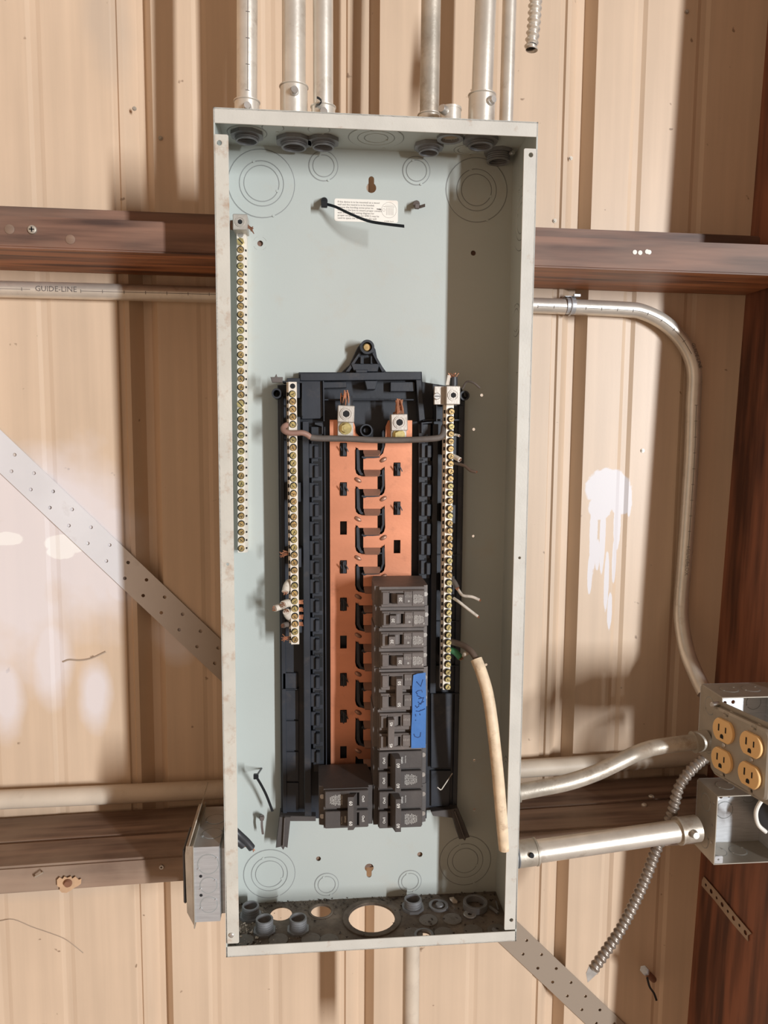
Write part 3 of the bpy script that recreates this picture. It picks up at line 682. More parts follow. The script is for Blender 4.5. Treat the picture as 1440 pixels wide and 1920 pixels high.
for px, py in ((434, 1753),):
    x, z = at0(px, py); m = MB(); m.tube([Vector((x, .001, z)), Vector((x, -.0015, z)), Vector((x, -.002, z))], [.003, .003, .002], 12); ob('cover_screw', m, 'steel', EP)

# label
x0, z0 = bx(627, 415); x1, z1 = bx(746, 377)
m = MB(); m.plate([rrect(x0, x1, z0, z1, .0025)], .0003, MXZ(D-T-.00015)); lb = ob('paper_label', m, 'paper', EP, label='cream instruction label with small print and a round diagram')
m = MB(); mt = MXZ(D-T-.0004, x0+.004, (z0+z1)/2)
m.text("If this device is to be mounted on a wood\nwall and the neutral is to be bonded,\nremove the bonding screw prior to\nmounting the box to ensure proper contact\nwith the box. See wiring diagram for\nproper torque. Spacer (or SMK1) may be\nused to space the device from the wall.", .0031, mt, .0001, 'LEFT', 1.05, 1.0)
cx, cz = bx(729, 395); r = .0095
m.plate([circle(cx, cz, r, 32), circle(cx, cz, r-.0002, 32)], .0001, MXZ(D-T-.0004))
m.plate([circle(cx-.0065, cz, .0018, 16), circle(cx-.0065, cz, .0016, 16)], .0001, MXZ(D-T-.0004))
for k in range(5): m.plate([rect(cx-.003+k*.002, cx-.0027+k*.002, cz-.006, cz+.003)], .0001, MXZ(D-T-.0004))
m.plate([rect(cx-.007, cx+.007, cz+.004, cz+.0043)], .0001, MXZ(D-T-.0004)); m.plate([rect(cx-.005, cx+.006, cz+.0058, cz+.006)], .0001, MXZ(D-T-.0004))
m.plate([[(cx-.0155, cz+.0014), (cx-.0155, cz+.0005), (cx-.0115, cz+.0), (cx-.0115, cz-.0006), (cx-.0092, cz+.0005), (cx-.0115, cz+.002), (cx-.0115, cz+.0013)]], .0001, MXZ(D-T-.0004))
m.text("A1W4R1 Rev B", .0018, MXZ(D-T-.0004, cx, z0+.0016), .0001)
ob('small_print', m, 'ink', lb, smooth=0)

# ================================================================== BLACK BUS SUPPORT
YB = .092   # front of the base plate
def q_(px, py, Y): p = at(px, py, Y); return (p.x, p.z)
def poly(lst, Y): return [q_(a, b, Y) for a, b in lst]
base = [(520, 722), (560, 718), (560, 698), (640, 698), (655, 684), (670, 652), (676, 644), (688, 641), (698, 645), (704, 655), (708, 675), (724, 697), (791, 697), (792, 716), (866, 728), (872, 745), (866, 1100), (857, 1515), (800, 1520), (800, 1535), (590, 1535), (527, 1535), (523, 1000)]
m = MB(); m.plate([poly(base, YB), circle(*q_(687, 653, YB), .0045, 16)], D-T-YB, MXZ((D-T+YB)/2), .0008); bus = ob('bus_support', m, 'black_plastic', EP, label='black moulded plastic tray behind the copper bars', smooth=20)
def raised(pts, ya, yb, name='rib', matn='black_plastic', parent=bus, bev=.0006, holes=()):
    m = MB(); m.plate([poly(pts, ya)]+list(holes), yb-ya, MXZ((ya+yb)/2), bev); return ob(name, m, matn, parent, smooth=20)
# header frame
YH = .074
raised([(563, 700), (790, 697), (790, 712), (563, 714)], YH, YB, 'header_rib')
raised([(563, 714), (604, 714), (606, 780), (600, 785), (566, 786)], YH+.003, YB, 'header_block')
raised([(780, 712), (790, 712), (797, 786), (786, 790)], YH, YB, 'header_rib')
raised([(606, 716), (650, 716), (650, 727), (606, 728)], YH+.006, YB, 'header_rib')
raised([(732, 716), (778, 716), (778, 734), (732, 734)], YH+.006, YB, 'header_block')
raised([(608, 748), (776, 748), (776, 751), (608, 751)], YH+.004, YB, 'header_rib')
raised([(684, 714), (708, 714), (704, 730), (688, 730)], YH-.006, YB, 'header_clip')
raised([(605, 714), (607.5, 714), (609, 790), (606.5, 790)], YH-.002, YB, 'header_rib', bev=.0002)
# triangular ear
m = MB(); c = at(687, 653, YB); m.pipe((c.x, YB, c.z), (c.x, YB-.016, c.z), .0088, .006, 28); ob('screw_boss', m, 'black_plastic', bus)
m = MB(); m.tube([Vector((c.x, YB, c.z)), Vector((c.x, YB-.010, c.z)), Vector((c.x, YB-.0115, c.z))], [.0054, .0054, .004], 18); sc1 = ob('screw', m, 'brass', bus, label='brass screw')
raised([(658, 682), (712, 682), (708, 697), (664, 697)], YB-.010, YB, 'ear_step'); raised([(666, 693), (690, 693), (688, 699), (668, 699)], YB-.016, YB-.006, 'ear_step')
raised([(676, 668), (678.5, 668), (678.5, 682), (676, 682)], YB-.012, YB, 'ear_rib', bev=.0002); raised([(695, 668), (697.5, 668), (697.5, 682), (695, 682)], YB-.012, YB, 'ear_rib', bev=.0002)
raised([(648, 697), (674, 660), (677, 663), (655, 697)], YB-.008, YB, 'ear_rib', bev=.0003); raised([(698, 663), (701, 660), (722, 696), (716, 697)], YB-.008, YB, 'ear_rib', bev=.0003)
# long rails
raised([(524, 742), (532, 742), (538, 1530), (530, 1530)], YB-.004, YB, 'rail')
raised([(567, 790), (579, 790), (584, 1530), (571, 1530)], YB-.020, YB, 'rail')
raised([(583, 800), (607, 800), (609, 1448), (587, 1448)], YB-.012, YB, 'clip_rail')
raised([(785, 795), (808, 795), (806, 1085), (785, 1085)], YB-.012, YB, 'clip_rail')
raised([(812, 795), (822, 795), (817, 1300), (806, 1300)], YB-.016, YB, 'rail')
raised([(607.5, 800), (610, 800), (613, 1448), (611, 1448)], YB-.016, YB, 'rail', bev=.0003)
raised([(860, 760), (869, 760), (857, 1510), (849, 1510)], YB-.004, YB, 'rail')
raised([(808, 1300), (849, 1300), (846, 1440), (808, 1440)], YB-.006, YB, 'panel_section'); raised([(808, 1445), (846, 1445), (842, 1512), (808, 1512)], YB-.003, YB, 'panel_section')
raised([(530, 1262), (558, 1262), (558, 1292), (530, 1292)], YB-.004, YB, 'panel_section')
for k in range(4): raised([(530, 1294+k*58), (560, 1294+k*58), (560, 1349+k*58), (530, 1349+k*58)], YB-.0025, YB, 'panel_section', bev=.0004)
# clips: left and right rows
cm = MB(); cm.box(-.0075, -.0012, -.004, 0, -.0088, .0095, .0006); cm.box(-.0010, .0045, -.0085, 0, -.0088, .0070, .0010)
cm.mi = 1; cm.plate([[(-.002, .0118), (.0080, .0118), (.0080, -.0075), (.0045, -.0075), (.0045, .0085), (-.002, .0085)]], .0004, MXZ(-.0003)); clip_me = cm.mesh('breaker_clip', 20)
clip_me.materials.append(MATS['black_plastic']); clip_me.materials.append(MATS['dark_hole'])
for k in range(18):
    y = 846+k*36.55-(k*k)*.06
    if y < 1440: inst('breaker_clip', clip_me, bus, Matrix.Translation(at(590.5+k*.22, y, YB-.0121)))
for k in range(7):
    y = 845+k*36.4; M = Matrix.Translation(at(800.5-k*.25, y, YB-.0121)); inst('breaker_clip', clip_me, bus, M @ Matrix.Diagonal((1, 1, 1, 1)))
dm = MB(); dm.tube([Vector((0, 0, 0)), Vector((0, -.0012, 0))], [.0022, .0022], 12); dm.mi = 1; dm.cyl((0, -.0012, 0), (0, -.0014, 0), .0016, 12); dimp = dm.mesh('pin_hole'); dimp.materials.append(MATS['black_plastic']); dimp.materials.append(MATS['dark_hole'])
for px, py in ((601, 862), (602, 1012), (602, 1083), (603, 1228), (603, 1298), (791, 862), (790, 1008), (789, 1080)):
    inst('pin_hole', dimp, bus, Matrix.Translation(at(px, py, YB-.0121)))
# left outer mounting ears
c = at(518, 712, YB-.012); raised([(507, 707), (515, 707), (518, 701), (520, 707), (530, 707), (529, 717), (510, 717)], .055, .062, 'mounting_tab', 'dusty_plastic')
c = at(519, 738, .07); m = MB(); m.pipe((c.x, D-T, c.z), (c.x, .066, c.z), .0062, .0042, 24); ob('screw_boss', m, 'black_plastic', bus)
c = at(870, 742, .08); m = MB(); m.pipe((c.x, D-T, c.z), (c.x, .075, c.z), .0062, .0042, 24); ob('screw_boss', m, 'black_plastic', bus)
c = at(687, 807, .07); m = MB(); m.pipe((c.x, YB, c.z), (c.x, .07, c.z), .0078, .0062, 28); m.cyl((c.x, YB, c.z), (c.x, .080, c.z), .003, 12); ob('screw_boss', m, 'black_plastic', bus)
# feet
def foot(pts, dx):
    raised(pts, YB-.014, D-T-.001, 'foot', 'dusty_plastic_b')
foot([(524, 1532), (545, 1532), (539, 1590), (534, 1588), (531, 1594), (527, 1588), (517, 1590)], 0)
foot([(845, 1518), (858, 1515), (881, 1570), (874, 1572), (872, 1577), (868, 1573), (861, 1574)], 0)
raised([(525, 1530), (592, 1531), (592, 1540), (545, 1540)], YB-.012, D-T-.001, 'cross_rib', 'dusty_plastic_b')
raised([(808, 1522), (858, 1516), (850, 1534), (812, 1530)], YB-.012, D-T-.001, 'cross_rib', 'dusty_plastic_b')
raised([(533, 1534), (534.5, 1534), (531.5, 1588), (530, 1588)], YB-.018, YB-.012, 'foot_rib', 'dusty_plastic', bev=.0002)
raised([(852, 1522), (853.5, 1521), (872, 1572), (870.5, 1572)], YB-.018, YB-.012, 'foot_rib', 'dusty_plastic', bev=.0002)

# ------------------------------------------------------------------ copper bus bars
YC = .080
PIT = 73.2
def lipL(k): return 844+PIT*k-(.10*k*k)
def lipR(k): return 881+PIT*k-(.10*k*k)
Lp = [(618, 787), (662, 787), (666, 800), (668, 812), (676, 820), (708, 820), (708, 844), (672, 844), (667, 838)]
for k in range(0, 8):
    y = lipL(k+1)-24
    Lp += [(666, y-14), (668, y-6), (672, y-2), (681, y), (708, y), (708, lipL(k+1)), (672, lipL(k+1)), (667, lipL(k+1)-6)]
Lp += [(666, 1440), (620, 1440)]
def slot_rect(px, py, Y, w=.0042, h=.0085): x, z = q_(px, py, Y); return rect(x-w, x+w, z-h, z+h)
sl = [843, 917, 990, 1063, 1133, 1204, 1274, 1343, 1411]
m = MB(); m.plate([poly(Lp, YC)]+[slot_rect(644, y, YC) for y in sl], .003, MXZ(YC+.0015), .0002); cl = ob('copper_bus_bar', m, 'copper', EP, label='left copper bus bar with fingers to the right')
Rp = [(773, 788), (728, 788), (723, 800), (722, 835), (718, 850), (710, 857), (681, 857), (681, 881), (716, 881), (721, 875)]
for k in range(0, 7):
    y = lipR(k+1)-24
    Rp += [(722, y-14), (720, y-6), (716, y-2), (707, y), (681, y), (681, lipR(k+1)), (716, lipR(k+1)), (721, lipR(k+1)-6)]
Rp += [(722, 1430), (769, 1430)]
m = MB(); m.plate([poly(Rp, YC)]+[slot_rect(744.5, y, YC) for y in (880, 953, 1025)], .003, MXZ(YC+.0015), .0002); cr_ = ob('copper_bus_bar', m, 'copper', EP, label='right copper bus bar with fingers to the left')
# bent stab lips
def stab(px0, px1, py, parent, notch):
    a = at(px0, py-1, YC); b = at(px1, py-1, YC)
    dn = Vector((0, -.008, -.0066)); m = MB()
    th = Vector((0, .0012, -.0014)); ch = .0022
    pts = [a, b, b+dn*.5, b+dn+Vector((-ch, 0, 0)), a+dn+Vector((ch*.6, 0, 0)), a+dn*.4]
    m.prism(pts, th); ob('stab', m, 'copper_dull', parent)
for k in range(0, 9): stab(681, 713, lipL(k)+1, cl, 1)
for k in range(0, 3): stab(682, 713, lipR(k)+1, cr_, -1)
for k in range(3, 8): stab(682, 713, lipR(k)+1, cr_, -1)
# S shaped black insulator ribs between the fingers
for k in range(-1, 8):
    if k >= 0:
        y = lipL(k)
        raised([(668, y), (671, y-4), (674, y+2), (675, y+34), (678, y+42), (684, y+46), (716, y+46), (716, y+49), (682, y+49), (675, y+46), (669, y+36)], YC-.003, YB, 'insulator_rib', bev=.0003) if k < 8 else None
        raised([(678, y+12), (683, y+9), (688, y+12), (700, y+12), (706, y+9), (712, y+12), (712, y+14), (700, y+15), (688, y+15), (683, y+17), (678, y+14)], YC-.004, YB, 'insulator_rib', bev=.0003)
    y = lipR(k) if k >= 0 else 808
    if k < 3: raised([(716, y+2), (719, y-3), (721, y+2), (720.5, y+30), (716, y+42), (708, y+47), (708, y+44), (713, y+40), (716.5, y+30)], YC-.003, YB, 'insulator_rib', bev=.0003)
# dimples
for px, py, sgn in [(671.5, lipL(k)+56, -1) for k in range(8)]+[(719, lipR(k)-19, 1) for k in range(0, 4)]:
    c = at(px, py, YC); m = MB(); a = .55*sgn
    v = Vector((math.cos(a), 0, math.sin(a)))*.0032
    m.tube(smooth_path([c-v*1.25+Vector((0, .002, 0)), c-v*.9+Vector((0, -.0003, 0)), c+Vector((0, -.001, 0)), c+v*.9+Vector((0, -.0003, 0)), c+v*1.25+Vector((0, .002, 0))], 3), [.0008, .0014, .002, .0023, .0024, .0025, .0025, .0025, .0024, .0023, .002, .0014, .0008], 10); ob('dimple', m, 'copper_dull', cl if sgn < 0 else cr_)
# clips poking out of slots
am = MB(); am.box(-.0035, .0035, -.001, .004, -.0078, .0078); am.box(-.0008, .0008, -.0065, 0, -.0075, .0075)
am.prism([(-.0048, -.006, .004), (-.0036, -.006, .0045), (.0012, -.001, -.0068), (-.0002, -.001, -.0072)], (0, -.0012, 0)); am.prism([(.001, -.005, .0062), (.0022, -.005, .0062), (.0064, -.003, -.002), (.0055, -.003, -.0032)], (0, -.0012, 0))
arrow = am.mesh('slot_clip', 20); arrow.materials.append(MATS['black_plastic'])
for y in (843, 917, 1063, 1133, 1274, 1343): inst('slot_clip', arrow, cl, Matrix.Translation(at(644, y, YC-.0002)))
for y in (880, 953): inst('slot_clip', arrow, cr_, Matrix.Translation(at(745, y, YC-.0002)))

# ------------------------------------------------------------------ lugs
def lug(px, py, Yf, parent, tilt, name='lug', w=.0101, depth=.018, strand=True, base=True, hexhole='steel', label=None):
    c = at(px, py, Yf); Mr = Matrix.Translation(c) @ Matrix.Rotation(tilt, 4, 'Y')
    m = MB(); me = MB(); me.box(-w, w, 0, depth, -w, w, .0008); x = me.mesh('x'); m.add_mesh(x, Mr); bpy.data.meshes.remove(x); L_ = ob(name, m, 'lug_metal', parent, label=label)
    m = MB(); m.pipe(c+Vector((0, -.0003, 0)), c+Vector((0, -.0012, 0)), w*.74, w*.62, 24); m.pipe(c+Vector((0, -.0003, 0)), c+Vector((0, -.0010, 0)), w*.58, w*.42, 24); m.mi = 1; m.cyl(c+Vector((0, .004, 0)), c+Vector((0, -.0006, 0)), w*.42, 6); 
    # (child of a sub-part is not allowed, so the screw sits beside the lug)
    ob(name+'_screw', m, ['lug_metal', 'dark_hole'], parent, label='hex socket clamping screw')
    return c
c = lug(649, 776, .048, cl, .03); 
x, z = q_(648, 803, .07)
m = MB(); m.box(x-.0098, x+.0098, .072, .0798, z-.010, z+.018, .0005); ob('lug_base', m, 'lug_metal', cl)
m = MB(); m.cyl((x, .072, z), (x, .0705, z), .0078, 20); m.cyl((x, .0705, z), (x, .066, z), .0056, 6); m.cyl((x, .066, z), (x, .0655, z), .003, 14); ob('hex_bolt', m, 'brass_y', cl, label='yellow zinc hex bolt')
c2 = lug(749, 792, .048, cr_, -.03)
x, z = q_(748, 816, .07)
m = MB(); m.box(x-.0098, x+.0098, .072, .0798, z-.007, z+.018, .0005); ob('lug_base', m, 'lug_metal', cr_)
m = MB(); m.cyl((x, .072, z), (x, .0705, z), .0078, 20); m.cyl((x, .0705, z), (x, .066, z), .0056, 6); ob('hex_bolt', m, 'brass_y', cr_, label='yellow zinc hex bolt')
# copper strands stuck in the lugs
def strands(c, n, h, spread, r, label, seed):
    random.seed(seed); m = MB(); t = thing('cut_cable', c, label, 'cable')
    for k in range(n):
        a = random.uniform(0, 2*pi); q = random.uniform(0, 1)**.5*.0055
        b = c+Vector((q*math.cos(a), .009+q*math.sin(a)*.8, .008)); e = b+Vector((random.uniform(-1, 1)*spread-q*math.cos(a)*.4, random.uniform(-.004, .002), h*random.uniform(.6, 1.1)))
        mid = (b+e)/2+Vector((random.uniform(-.0015, .0015), -.001, 0))
        m.tube(smooth_path([b-Vector((0, 0, .004)), mid, e], 3), r, 6)
    ob('strands', m, 'copper_strand', t, kind='stuff'); return t
t = strands(c, 22, .019, .0035, .0010, 'cut black cable with bare copper strands in the left lug', 3)
m = MB(); b = c+Vector((.0015, .011, .010)); m.tube([b, b+Vector((0, 0, .008)), b+Vector((.0005, 0, .0125))], [.0078, .0075, .0062], 14); ob('jacket', m, 'wire_black', t)
t = strands(c2, 24, .019, .0022, .0012, 'twisted bare copper strands in the right lug', 5)
m = MB(); b = c2+Vector((0, .010, .010)); m.tube([b, b+Vector((-.001, 0, .004))], [.0078, .006], 12); ob('jacket', m, 'rust', t)

# ------------------------------------------------------------------ terminal bars
def screw_mesh(name, r, matn):
    m = MB(); m.tube([Vector((0, .001, 0)), Vector((0, -.0020, 0)), Vector((0, -.0026, 0))], [r, r, r*.86], 14)
    m.mi = 1; m.cyl((-.0004, .0002, .0004), (-.0004, -.0002, .0004), r*1.22, 14); m.box(-r*.72, r*.72, -.00275, -.0026, -r*.09, r*.09); m.box(-r*.09, r*.09, -.00275, -.0026, -r*.6, r*.05)
    me = m.mesh(name, 30); me.materials.append(MATS[matn]); me.materials.append(MATS['dark_hole']); return me
sA, sB = screw_mesh('terminal_screw', .0036, 'brass'), screw_mesh('terminal_screw', .0036, 'brass_y')
wm = MB(); wm.cyl((0, -.0002, 0), (0, -.0003, 0), .0041, 16); well_me = wm.mesh('screw_well'); well_me.materials.append(MATS['dark_hole'])
def bar(a, b, Yf, th, w, ys, name, label, dx=0, dz=0, side_right=False, proud=.0):
    A, B = at(*a, Yf), at(*b, Yf); m = MB(); d = (B-A).normalized(); r = Vector((w, 0, 0)); e = Vector((0, th, 0))
    lip = Vector((.0026, 0, 0))
    if side_right: prof = [A-r, A+r, A+r+lip+Vector((0, .003, 0)), A+r+lip+e, A-r+e]
    else: prof = [A-r, A+r, A+r+e, A-r-lip+e, A-r-lip+Vector((0, th*.45, 0)), A-r+Vector((0, th*.45, 0))]
    m.prism(prof, B-A); o = ob(name, m, 'aluminium', EP, label=label)
    # wire holes along the side as one engraved strip of small dark openings
    m = MB(); n = len(ys)
    for y in ys:
        c = at(a[0]+(b[0]-a[0])*(y-a[1])/(b[1]-a[1]), y, Yf)
        if side_right:
            q = c+r+lip*.5+Vector((.0002, .0014, 0)); m.prism([q+Vector((-.001, -.0008, -.0012)), q+Vector((.0008, .0014, -.0012)), q+Vector((.0008, .0014, .0012)), q+Vector((-.001, -.0008, .0012))], (.0002, -.0002, 0))
        else:
            q = c-r-lip*.5+Vector((0, th*.45, 0)); m.box(q.x-.001, q.x+.001, q.y-.0003, q.y+.0001, q.z-.0022, q.z+.0022)
    ob('wire_openings', m, 'dark_hole', o, kind='stuff')
    random.seed(len(ys))
    for i, y in enumerate(ys):
        c = at(a[0]+(b[0]-a[0])*(y-a[1])/(b[1]-a[1]), y, Yf)
        pr = proud*random.uniform(.2, 1); me = sB if (random.random() < .25 or (proud and y > 1080)) else sA
        inst('terminal_screw', me, o, Matrix.Translation(c+Vector((dx, -pr, dz))) @ Matrix.Rotation(random.uniform(-1.3, 1.3), 4, 'Y'))
        
        if proud: inst('screw_shank', shank_me, o, Matrix.Translation(c+Vector((dx*.3, -pr, dz*.3))))
    return o
hm = MB(); hm.cyl((0, 0, 0), (0, .006, 0), .0026, 10); shank_me = hm.mesh('screw_shank'); shank_me.materials.append(MATS['brass'])
def lin(a, b, n): return [a+(b-a)*i/(n-1) for i in range(n)]
YN = .052
nbl = bar((548.5, 716), (553.5, 1208), YN, .013, .0049, [y for y in lin(739, 1199, 33) if abs(y-811) > 6], 'neutral_bar', 'left aluminium neutral bar on the black tray')
c = at(548.7, 724, YN); m = MB(); m.cyl(c+Vector((0, 0, 0)), c+Vector((0, -.0002, 0)), .0032, 16); ob('open_hole', m, 'dark_hole', nbl)
nbr = bar((844, 758), (837, 1293), YN, .013, .0046, lin(772, 1287, 38), 'neutral_bar', 'right aluminium neutral bar on the black tray', dx=.0014, proud=.003)
gb = bar((451, 428), (453, 1036), .084, .019, .0046, lin(468.8, 1028, 38), 'ground_bar', 'long aluminium ground bar on the left of the back panel', side_right=True)
hx = MB(); hx.cyl((0, 0, 0), (0, -.0035, 0), .0046, 6); hx.mi = 1; hx.box(-.0038, .0038, -.0037, -.0035, -.0006, .0006); hxm = hx.mesh('mounting_screw'); hxm.materials.append(MATS['brass_y']); hxm.materials.append(MATS['dark_hole'])
for y in (453.7, 758): inst('mounting_screw', hxm, gb, Matrix.Translation(at(451.3, y, .0835)) @ Matrix.Rotation(.8, 4, 'Y'))
c = at(451, 440, .0838); m = MB(); m.cyl(c, c+Vector((0, -.0003, 0)), .0036, 16); ob('open_hole', m, 'steel', gb)
# lug on ground bar
def biglug(px, py, Yf, w, h, dp, parent, r, name='lug'):
    c = at(px, py, Yf); m = MB(); m.box(c.x-w, c.x+w, Yf, Yf+dp, c.z-h, c.z+h, .0008); L_ = ob(name, m, 'lug_metal', parent)
    m = MB(); m.pipe((c.x, Yf-.0001, c.z), (c.x, Yf-.0009, c.z), r, r*.8, 28); m.pipe((c.x, Yf-.0001, c.z), (c.x, Yf-.0006, c.z), r*.74, r*.5, 28); m.mi = 1; m.cyl((c.x, Yf, c.z), (c.x, Yf-.0003, c.z), r*.5, 6); ob(name+'_screw', m, ['lug_metal', 'dark_hole'], parent)
    return c
c = biglug(450, 416, .066, .0085, .0092, .03, gb, .0058)
m = MB(); m.tube([c+Vector((-.0085, .012, -.001)), c+Vector((-.0125, .012, -.001))], [.0062, .0055], 12); random.seed(9)
for k in range(7): m.tube([c+Vector((.0085, .010, -.004+k*.0006)), c+Vector((.012+random.uniform(0, .002), .009, -.007+random.uniform(-.002, .004))), c+Vector((.013+random.uniform(0, .003), .008, -.007+random.uniform(-.005, .005)))], .0006, 5)
ob('wire_stub', m, 'rust', label='short dark stub of cut wire through the ground bar lug', cat='wire')
# lug on right neutral bar
c = biglug(850, 741, .040, .0086, .0112, .024, nbr, .0068)
x, z = q_(823, 741, .048); m = MB(); m.box(x-.0055, c.x-.0082, .049, .056, c.z-.0112, c.z+.0112, .0006); ob('lug_arm', m, 'lug_metal', nbr)
xs, zs_ = q_(819, 743, .049); m = MB(); m.tube([Vector((xs, .0495, zs_)), Vector((xs, .047, zs_)), Vector((xs, .0465, zs_))], [.0042, .0042, .0035], 18); m.mi = 1; m.box(xs-.0035, xs+.0035, .0462, .0466, zs_-.0004, zs_+.0004); ob('mounting_screw', m, ['steel', 'dark_hole'], nbr)
t = thing('cut_cable', c+Vector((0, .012, .012)), 'cut cable with white and black wires standing in the neutral lug', 'cable')
m = MB(); m.tube(PX([(849, 735, .055), (851, 720, .054), (851, 707, .054)]), [.0042, .0046, .0044], 14); ob('black_wire', m, 'wire_black', t)
m = MB(); m.prism([at(836, 722, .048), at(842, 722, .048), at(845, 704, .050), at(839.5, 703, .050)], (0, .002, 0)); ob('torn_wire', m, 'wire_white', t)
random.seed(4); m = MB()
for k in range(14):
    b = at(844+random.uniform(0, 12), 708, .052); e = b+Vector((random.uniform(-.004, .005), random.uniform(-.003, .002), random.uniform(.001, .0065))); m.tube([b, (b+e)/2+Vector((random.uniform(-.001, .001), 0, 0)), e], .0005, 5)
ob('strands', m, 'copper_strand', t, kind='stuff')
# supports of the neutral bars
def standoff(px, py, Yf, w, h): 
    x, z = q_(px, py, YB); m = MB(); m.box(x-w, x+w, Yf, YB+.001, z-h, z+h, .0006); ob('bar_standoff', m, 'black_plastic', bus)
for y in (730, 800, 920, 1040, 1160): standoff(551+(y-716)*.009, y, YN+.0132, .008, .012)
for y in (745, 835, 960, 1090, 1210): standoff(838-(y-760)*.012, y, YN+.0132, .008, .012)
raised([(566, 718), (568, 718), (568, 780), (566, 780)], YB-.03, YB, 'divider', bev=.0002)
raised([(530, 714), (566, 715), (566, 718), (530, 717)], YB-.03, YB, 'divider', bev=.0002)
for y in (740, 760, 800, 825): raised([(532, y), (566, y), (566, y+1.5), (532, y+1.5)], YB-.012, YB, 'divider', bev=.0002)
raised([(818, 735), (820, 735), (820, 790), (818, 790)], YB-.03, YB, 'divider', bev=.0002)
raised([(793, 786), (866, 786), (866, 789), (793, 789)], YB-.010, YB, 'divider', bev=.0002)
for y in (1040, 1160, 1292): raised([(530, y), (560, y), (560, y+1.6), (530, y+1.6)], YB-.006, YB, 'divider', bev=.0002)
for y in (1040, 1165, 1248, 1300): raised([(815, y), (862, y), (862, y+1.6), (815, y+1.6)], YB-.006, YB, 'divider', bev=.0002)
raised([(590, 792), (604, 792), (606, 798), (606, 814), (603, 814), (603, 800), (590, 796)], YB-.018, YB, 'divider', bev=.0004)
raised([(790, 792), (812, 790), (812, 793), (793, 795), (793, 812), (790, 812)], YB-.018, YB, 'divider', bev=.0004)

# jumper cable across
t = thing('jumper_cable', at(545, 810, .045), 'grey brown insulated jumper wire bent across the panel between the two neutral bars', 'wire')
m = MB(); p1 = PX([(558, 797, .070), (541, 796, .058), (532, 801, .050), (533, 808, .045), (545, 812, .0435), (566, 811.5, .0435), (576, 815, .045), (582, 820, .047)], 6); m.tube(p1, .0034, 12); ob('bare_end', m, 'cable_copper', t, label='reddish bare end hooked round the left bar')
m = MB(); p2 = PX([(582, 820, .047), (600, 822, .048), (650, 822.5, .050), (700, 825, .050), (760, 825, .050), (805, 823, .050), (825, 820, .051), (831, 812, .054), (833, 800, .060), (837, 796, .068)], 6); m.tube(p2, .0038, 12); ob('insulation', m, 'cable_gray', t)

# ================================================================== BREAKERS
YBF = .002   # raised face plane
def two(lst): return lst
def printed(m, body, size, x, z, y, ang, align='CENTER', ls=1.0):
    M = Matrix.Translation((x, y, z)) @ Matrix.Rotation(-ang, 4, 'Y') @ MXZ(0); m.text(body, size, M, .0001, align, ls)
NOTES = "LISTED CIRCUIT\nBREAKER 120/240V\nSWD HACR TYPE\n60/75 C CU-AL\nTORQUE 25 LB-IN\nINT 10000 AMP\nISSUE NO. AB\nCLASS CTL"
def dusty(on): 
    pass
L1, HP = .0648, .0254
def make_single(on, mirror=False):
    # local: x 0..L1 from the inner end, y 0 raised face (negative = out), z centre 0
    P = {}
    m = MB(); h = HP/2
    prof = [(0, .006), (.0055, .006), (.0055, .0), (.0598, .0), (.0598, .007), (.0648, .009), (.0652, .02), (.0652, .070), (.004, .070), (0, .05)]
    # body built from a side profile, extruded across the pole
    m.prism([(x, y+.006, -h+.0003) for x, y in prof], (0, 0, HP-.0006)); P['body'] = m
    m = MB(); m.plate([rect(.007, .0590, -h+.0018, h-.0035), rect(.0168, .0325, -.0062, .0062)], .006, MXZ(.003), .0008); P['face'] = m
    m = MB(); m.box(.0085, .0155, -.0022, .0, -.0075, .0075, .0006); m.box(.0165, .034, -.0012, 0, .0063, .0080, .0004); m.box(.034, .044, -.0022, 0, -.006, .0085, .0006); m.box(.0445, .0585, -.0008, 0, -.0095, .0085, .0003); P['relief'] = m
    m = MB(); m.box(.0168, .0325, .0045, .0062, -.0062, .0062); P['window_dark'] = m
    tx = .0205 if on else .0285
    m = MB(); m.tube([Vector((.0247, .006, z)) for z in (-.0058, .0058)], .0062, 18)
    m.prism([(tx-.0035, .004, -.0058), (tx+.0035, .004, -.0058), (tx+(.0028 if on else .0045), -.0085, -.0058), (tx-(.0045 if on else .0028), -.0085, -.0058)], (0, 0, .0116)); P['toggle'] = m
    m = MB(); printed(m, '20', .0050, tx+(-.0008 if on else .0010), 0, -.0087, pi/2); P['rating'] = m
    m = MB(); printed(m, NOTES, .00135, .0515, -.001, -.0010, pi/2, ls=1.1); printed(m, 'D', .0030, .040, -.0035, -.0024, 0); printed(m, 'UL', .0022, .0575, -.006, -.0010, pi/2); P['fine_print'] = m
    m = MB(); 
    for k, (dx, a) in enumerate(((0, .0), (.002, .0015), (.004, .001), (.0058, 0), (.008, .0005))): m.box(.0355+dx*.95, .0359+dx*.95, -.0024, -.0022, .0012-a*.3, .0035+a)
    P['off_on_marks'] = m
    m = MB(); m.cyl((.0620, .0135, .002), (.0620, .0115, .002), .0028, 12); P['terminal'] = m
    return P
MAT1 = dict(body='dusty_plastic', face='dusty_plastic', relief='dusty_plastic', window_dark='dark_hole', toggle='dusty_plastic', rating='print_white', fine_print='print_white', off_on_marks='print_dim', terminal='steel')
cache = {}
def build(P, mats, root, key):
    for nm, mb_ in P.items():
        k = (key, nm)
        if k not in cache: 
            me = mb_.mesh(nm, 30); me.materials.append(MATS[mats[nm]]); cache[k] = me
        o = bpy.data.objects.new(nm, cache[k]); COL.objects.link(o); o.parent = root
